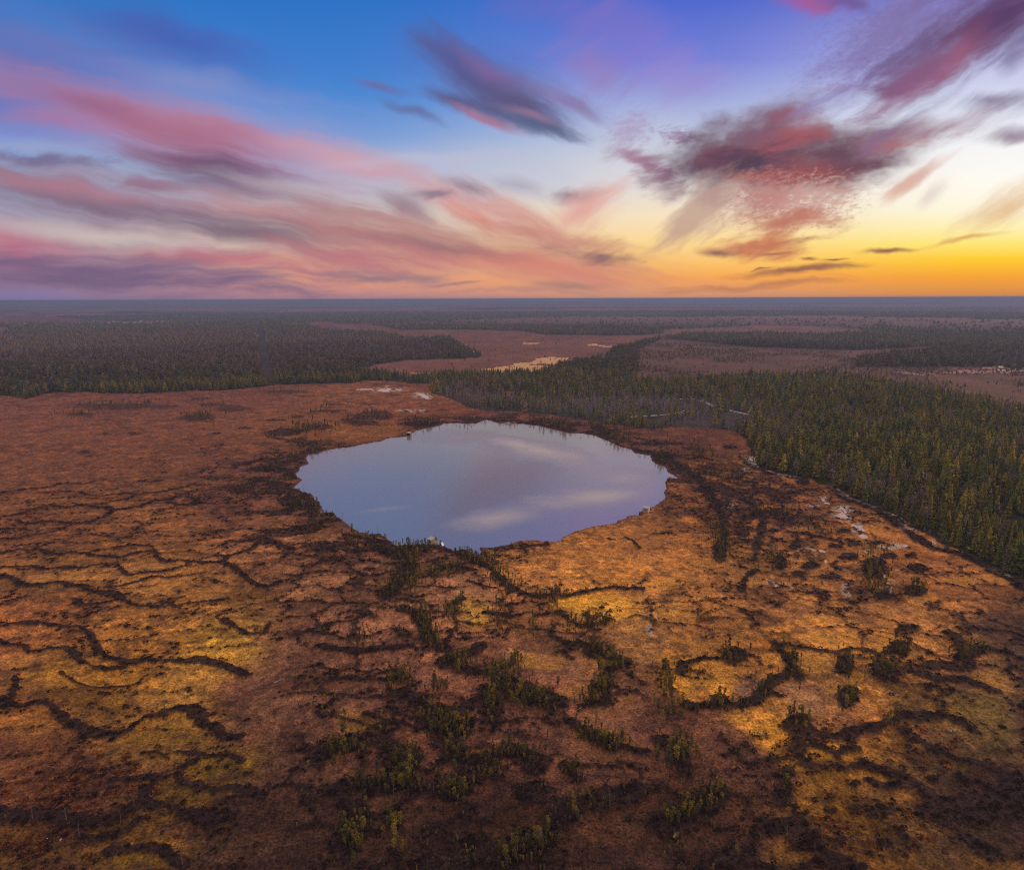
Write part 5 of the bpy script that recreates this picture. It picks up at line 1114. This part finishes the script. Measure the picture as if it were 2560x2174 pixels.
# ------------------------------------------------------------------ huts on the shore and what lies by them
def boxmesh(x0, x1, y0, y1, z0, z1):
    V_ = np.array([(x, y, z) for z in (z0, z1) for x, y in ((x0, y0), (x1, y0), (x1, y1), (x0, y1))], float)
    F_ = np.array([(0, 3, 2, 1), (4, 5, 6, 7), (0, 1, 5, 4), (1, 2, 6, 5), (2, 3, 7, 6), (3, 0, 4, 7)])
    return V_, F_
def part(name, V_, F_, mat, parent): return mesh_obj(name, V_, F_, mat, None, parent)
M_olive = plainmat("weathered_plank", (118, 106, 74), (152, 136, 98), 3, .85, (8, 8, .6))
M_grey = plainmat("grey_board", (134, 130, 128), (166, 160, 156), 3, .8, (8, 8, .6))
M_sunlit = plainmat("sunlit_board", (196, 160, 136), (216, 182, 158), 3, .8, (8, 8, .6))  # grey board with warm sunlight painted into its colour, for the lit wall
M_roof = plainmat("zinc_roof", (140, 142, 138), (168, 170, 166), 2, .45)
M_dark = plainmat("dark_opening", (26, 22, 20), (38, 32, 28), 3, .9)
M_white = plainmat("white_plastic", (176, 172, 168), (200, 196, 190), 4, .4)
def hut(label, at_, rz, w_, d_, hf, hb_, wallm, facem, roofm, door_side=True):
    e = bpy.data.objects.new('shore_hut', None); C.objects.link(e); e.location = (*at_, .1); e.rotation_euler = (0, 0, rz)
    e['label'] = label; e['category'] = 'hut'; e['group'] = 'small huts on the lake shore'
    W, Dp = w_ / 2, d_ / 2
    V_ = np.array([(-W, -Dp, 0), (W, -Dp, 0), (W, Dp, 0), (-W, Dp, 0), (-W, -Dp, hf), (W, -Dp, hf), (W, Dp, hb_), (-W, Dp, hb_)], float)
    F_ = np.array([(0, 1, 5, 4), (2, 3, 7, 6), (3, 0, 4, 7)])
    part('wall', V_, F_, wallm, e); part('front_wall', V_, np.array([(1, 2, 6, 5)]), facem, e)
    ov = .22; sl = (hb_ - hf) / d_
    top = np.array([(-W - ov, -Dp - ov, hf - sl * ov + .02), (W + ov, -Dp - ov, hf - sl * ov + .02), (W + ov, Dp + ov, hb_ + sl * ov + .02), (-W - ov, Dp + ov, hb_ + sl * ov + .02)])
    V2 = np.concatenate([top, top + [0, 0, .09]])
    part('roof', V2, np.array([(0, 3, 2, 1), (4, 5, 6, 7), (0, 1, 5, 4), (1, 2, 6, 5), (2, 3, 7, 6), (3, 0, 4, 7)]), roofm, e)
    dv, df = boxmesh(W + .003, W + .05, -.38, .38, .05, min(hf, hb_) - .25); dr = part('door', dv, df, wallm, e)
    hv_, hf_ = boxmesh(W + .05, W + .11, .22, .28, .9, 1.05); part('handle', hv_, hf_, M_dark, dr)
    wv, wf = boxmesh(-.35, .35, -Dp - .05, -Dp - .003, 1.0, 1.5); part('window', wv, wf, M_dark, e)
    bv, bf = boxmesh(-W - .15, W + .15, -Dp - .15, Dp + .15, -.35, 0.0); part('base', bv, bf, M_olive, e)
    return e
h1 = world('S', [(1078, 1360)])[0]; hut('olive plank hut with pale sloping roof among pines on the near shore', h1, math.radians(-35), 2.2, 2.2, 2.3, 2.7, M_olive, M_olive, M_roof)
h2 = world('S', [(1615, 1280)])[0]; hut('white-grey board hut with flat pale roof alone on the lawn edge of the lake', h2, math.radians(-28), 2.8, 2.4, 2.3, 2.5, M_grey, M_sunlit, M_roof)
h3 = world('S', [(1023, 1089)])[0]; hut('tiny dark hut with pale roof on the far shore of the lake', h3, math.radians(-20), 2.6, 2.2, 2.2, 2.5, M_dark, M_olive, M_roof)
def boards(pos, rz, specs, label):
    ms = []
    for (x0, x1, y0, y1, z) in specs: ms.append(boxmesh(x0, x1, y0, y1, z, z + .06))
    V_, F_ = join(*ms); o = mesh_obj('boardwalk', V_, F_, M_grey); o.location = (*pos, .25); o.rotation_euler = (0, 0, rz)
    o['label'] = label; o['category'] = 'boardwalk'; return o
w = world('S', [(1625, 1280)])[0]; boards(w, .5, [(-.2, 2.4, -.25, 0, 0), (-.2, 2.4, .05, .3, 0), (0, .12, -.25, .3, -.08), (2.1, 2.22, -.25, .3, -.08)], 'short pale boardwalk beside the white-grey hut')
w = world('S', [(1631, 1276)])[0]; boards(w, 1.1, [(0, 2.0, -.12, .12, 0), (.1, .2, -.2, .2, -.08), (1.8, 1.9, -.2, .2, -.08)], 'single narrow plank behind the white-grey hut')
def boat(pos, rz, label):
    e = bpy.data.objects.new('rowing_boat', None); C.objects.link(e); e.location = (*pos, .2); e.rotation_euler = (0, 0, rz); e['label'] = label; e['category'] = 'boat'
    nst = 9; V_, F_ = [], []
    for i in range(nst):
        t = i / (nst - 1); x = -1.3 + 2.6 * t; hw = .62 * math.sin(math.pi * min(1, .18 + .82 * (1 - t) ** .75)) if t < .999 else .02
        for a in (-1, -.75, 0, .75, 1): V_.append((x, a * hw, .5 - .5 * (1 - abs(a) ** 2) + .12 * t * t))
    for i in range(nst - 1):
        for j in range(4): F_.append((i * 5 + j, (i + 1) * 5 + j, (i + 1) * 5 + j + 1, i * 5 + j + 1))
    V_ = np.array(V_); F_ = np.array(F_); inner = V_ * [.96, .93, 1] + [0, 0, .03]
    part('hull', np.concatenate([V_, inner]), np.concatenate([F_, F_[:, ::-1] + len(V_)]), M_white, e)
    for x in (-.8, .3): bv, bf = boxmesh(x - .12, x + .12, -.5, .5, .34, .38); part('seat', bv, bf, M_grey, e)
w = world('S', [(1090, 1360)])[0]; boat(w, .15, 'white rowing boat drawn up beside the olive hut')
# upturned pale sheet propped like a tent
w = world('S', [(1104.5, 1364.5)])[0]
V_ = np.array([(-.75, -.8, 0), (0, -.8, 1.35), (.75, -.8, 0), (-.75, .8, 0), (0, .8, 1.35), (.75, .8, 0), (-.6, -.8, 0), (0, -.8, 1.15), (.6, -.8, 0), (-.6, .8, 0), (0, .8, 1.15), (.6, .8, 0)], float)
F_ = np.array([(0, 1, 4, 3), (1, 2, 5, 4), (6, 9, 10, 7), (7, 10, 11, 8), (0, 6, 7, 1), (1, 7, 8, 2), (3, 4, 10, 9), (4, 5, 11, 10)])
o = mesh_obj('tarp_shelter', V_, F_, M_white); o.location = (*w, .2); o.rotation_euler = (0, 0, -.3); o['label'] = 'small white open tarp shelter on the point right of the olive hut'; o['category'] = 'shelter'
# fallen tree in the water at the west tip
w = world('S', [(783, 1133)])[0]
ms = [stem([(0, 0, 0), (0, 0, 3.2), (0, 0, 6.5)], (.16, .1, .03), 6)]
for i in range(12):
    t = 1.5 + .4 * i; a = i * 2.4; L_ = 1.5 - .08 * i; ms.append(stem([(0, 0, t), (math.cos(a) * L_, math.sin(a) * L_, t + .8)], (.04, .012), 3))
V_, F_ = join(*ms); V_ = np.stack([V_[:, 2], V_[:, 0], V_[:, 1] * .8 + .35], 1)
o = mesh_obj('fallen_tree', V_, F_, M_bark, np.tile(lin((112, 96, 88)), (len(V_), 1))); o.location = (*w, 0); o.rotation_euler = (0, .05, .2); o['label'] = 'bare fallen tree lying in the water at the west tip of the lake'; o['category'] = 'fallen tree'
w = world('S', [(1548, 1302)])[0]
ms = [stem([(0, 0, 0), (0, 0, 3)], (.1, .03), 5)]
for i in range(10):
    t = .4 + .22 * i; a = i * 1.9; ms.append(stem([(0, 0, t), (math.cos(a) * .8, math.sin(a) * .8, t + .4)], (.035, .01), 3))
V_, F_ = join(*ms); V_ = np.stack([V_[:, 2], V_[:, 0], abs(V_[:, 1]) * .8], 1)
o = mesh_obj('driftwood', V_, F_, M_bark, np.tile(lin((120, 100, 90)), (len(V_), 1))); o.location = (*w, .1); o.rotation_euler = (0, 0, .5); o['label'] = 'tangle of grey driftwood on the bank left of the white-grey hut'; o['category'] = 'driftwood'
# willow by the olive hut
w = world('S', [(1086, 1357)])[0]
pr = tuft(801, 160, .14, 1.2); cv_, cf_, ck = pr['crown']
tm = stem([(0, 0, -.05), (.02, 0, .35)], (.03, .02), 5)
single('willow_shrub', 'shrub', 'rounded olive willow shrub behind the olive hut', None, (('trunk', mesh_obj('trunk', *tm, M_bark, np.ones((len(tm[0]), 3)), link=False)), ('crown', mesh_obj('crown', cv_ + [0, 0, .35], cf_, M_needle, np.repeat(ck[:, None], 3, 1), link=False))), (*w, 0), 2.9, 2.2, 0, lin((128, 112, 62)), PBARK)

# ------------------------------------------------------------------ air
hz = bpy.data.materials.new("haze_air"); hz.use_nodes = True; ns, lk = hz.node_tree.nodes, hz.node_tree.links; ns.clear()
pv = ns.new('ShaderNodeVolumePrincipled'); pv.inputs['Color'].default_value = (.23, .30, .51, 1); pv.inputs['Density'].default_value = 1.8e-4; pv.inputs['Anisotropy'].default_value = 0.1
ou = ns.new('ShaderNodeOutputMaterial'); lk.new(pv.outputs[0], ou.inputs['Volume'])
hv_, hf_ = boxmesh(-39500, 39500, -39500, 39500, -6, 104)
o = mesh_obj('haze', hv_, hf_, hz); o['kind'] = 'stuff'; o['label'] = 'thin violet evening haze over the far woods'; o['category'] = 'haze'

# bluish smoke lying in the bare wood
sp_ = bpy.data.materials.new("smoke_air"); sp_.use_nodes = True; ns, lk = sp_.node_tree.nodes, sp_.node_tree.links; ns.clear()
pv = ns.new('ShaderNodeVolumePrincipled'); pv.inputs['Color'].default_value = (.42, .45, .58, 1); pv.inputs['Density'].default_value = .0007
ou = ns.new('ShaderNodeOutputMaterial'); lk.new(pv.outputs[0], ou.inputs['Volume'])
th = np.linspace(0, math.pi, 13); phi = np.linspace(0, 2 * math.pi, 24, endpoint=False)
V_ = np.array([(math.sin(t) * math.cos(p), math.sin(t) * math.sin(p), math.cos(t)) for t in th for p in phi])
F_ = np.array([(i * 24 + j, (i + 1) * 24 + j, (i + 1) * 24 + (j + 1) % 24, i * 24 + (j + 1) % 24) for i in range(12) for j in range(24)])
for qx, qy, ra, rb, rc in ((1640, 1042, 110, 75, 12), (1420, 1032, 90, 60, 10)):
    w = world('S', [(qx, qy)])[0]
    o = mesh_obj('smoke', V_ * [ra, rb, rc], F_, sp_); o.location = (*w, 4.0); o['kind'] = 'stuff'; o['label'] = 'thin bluish smoke hanging low in the bare wood behind the lake'; o['category'] = 'smoke'
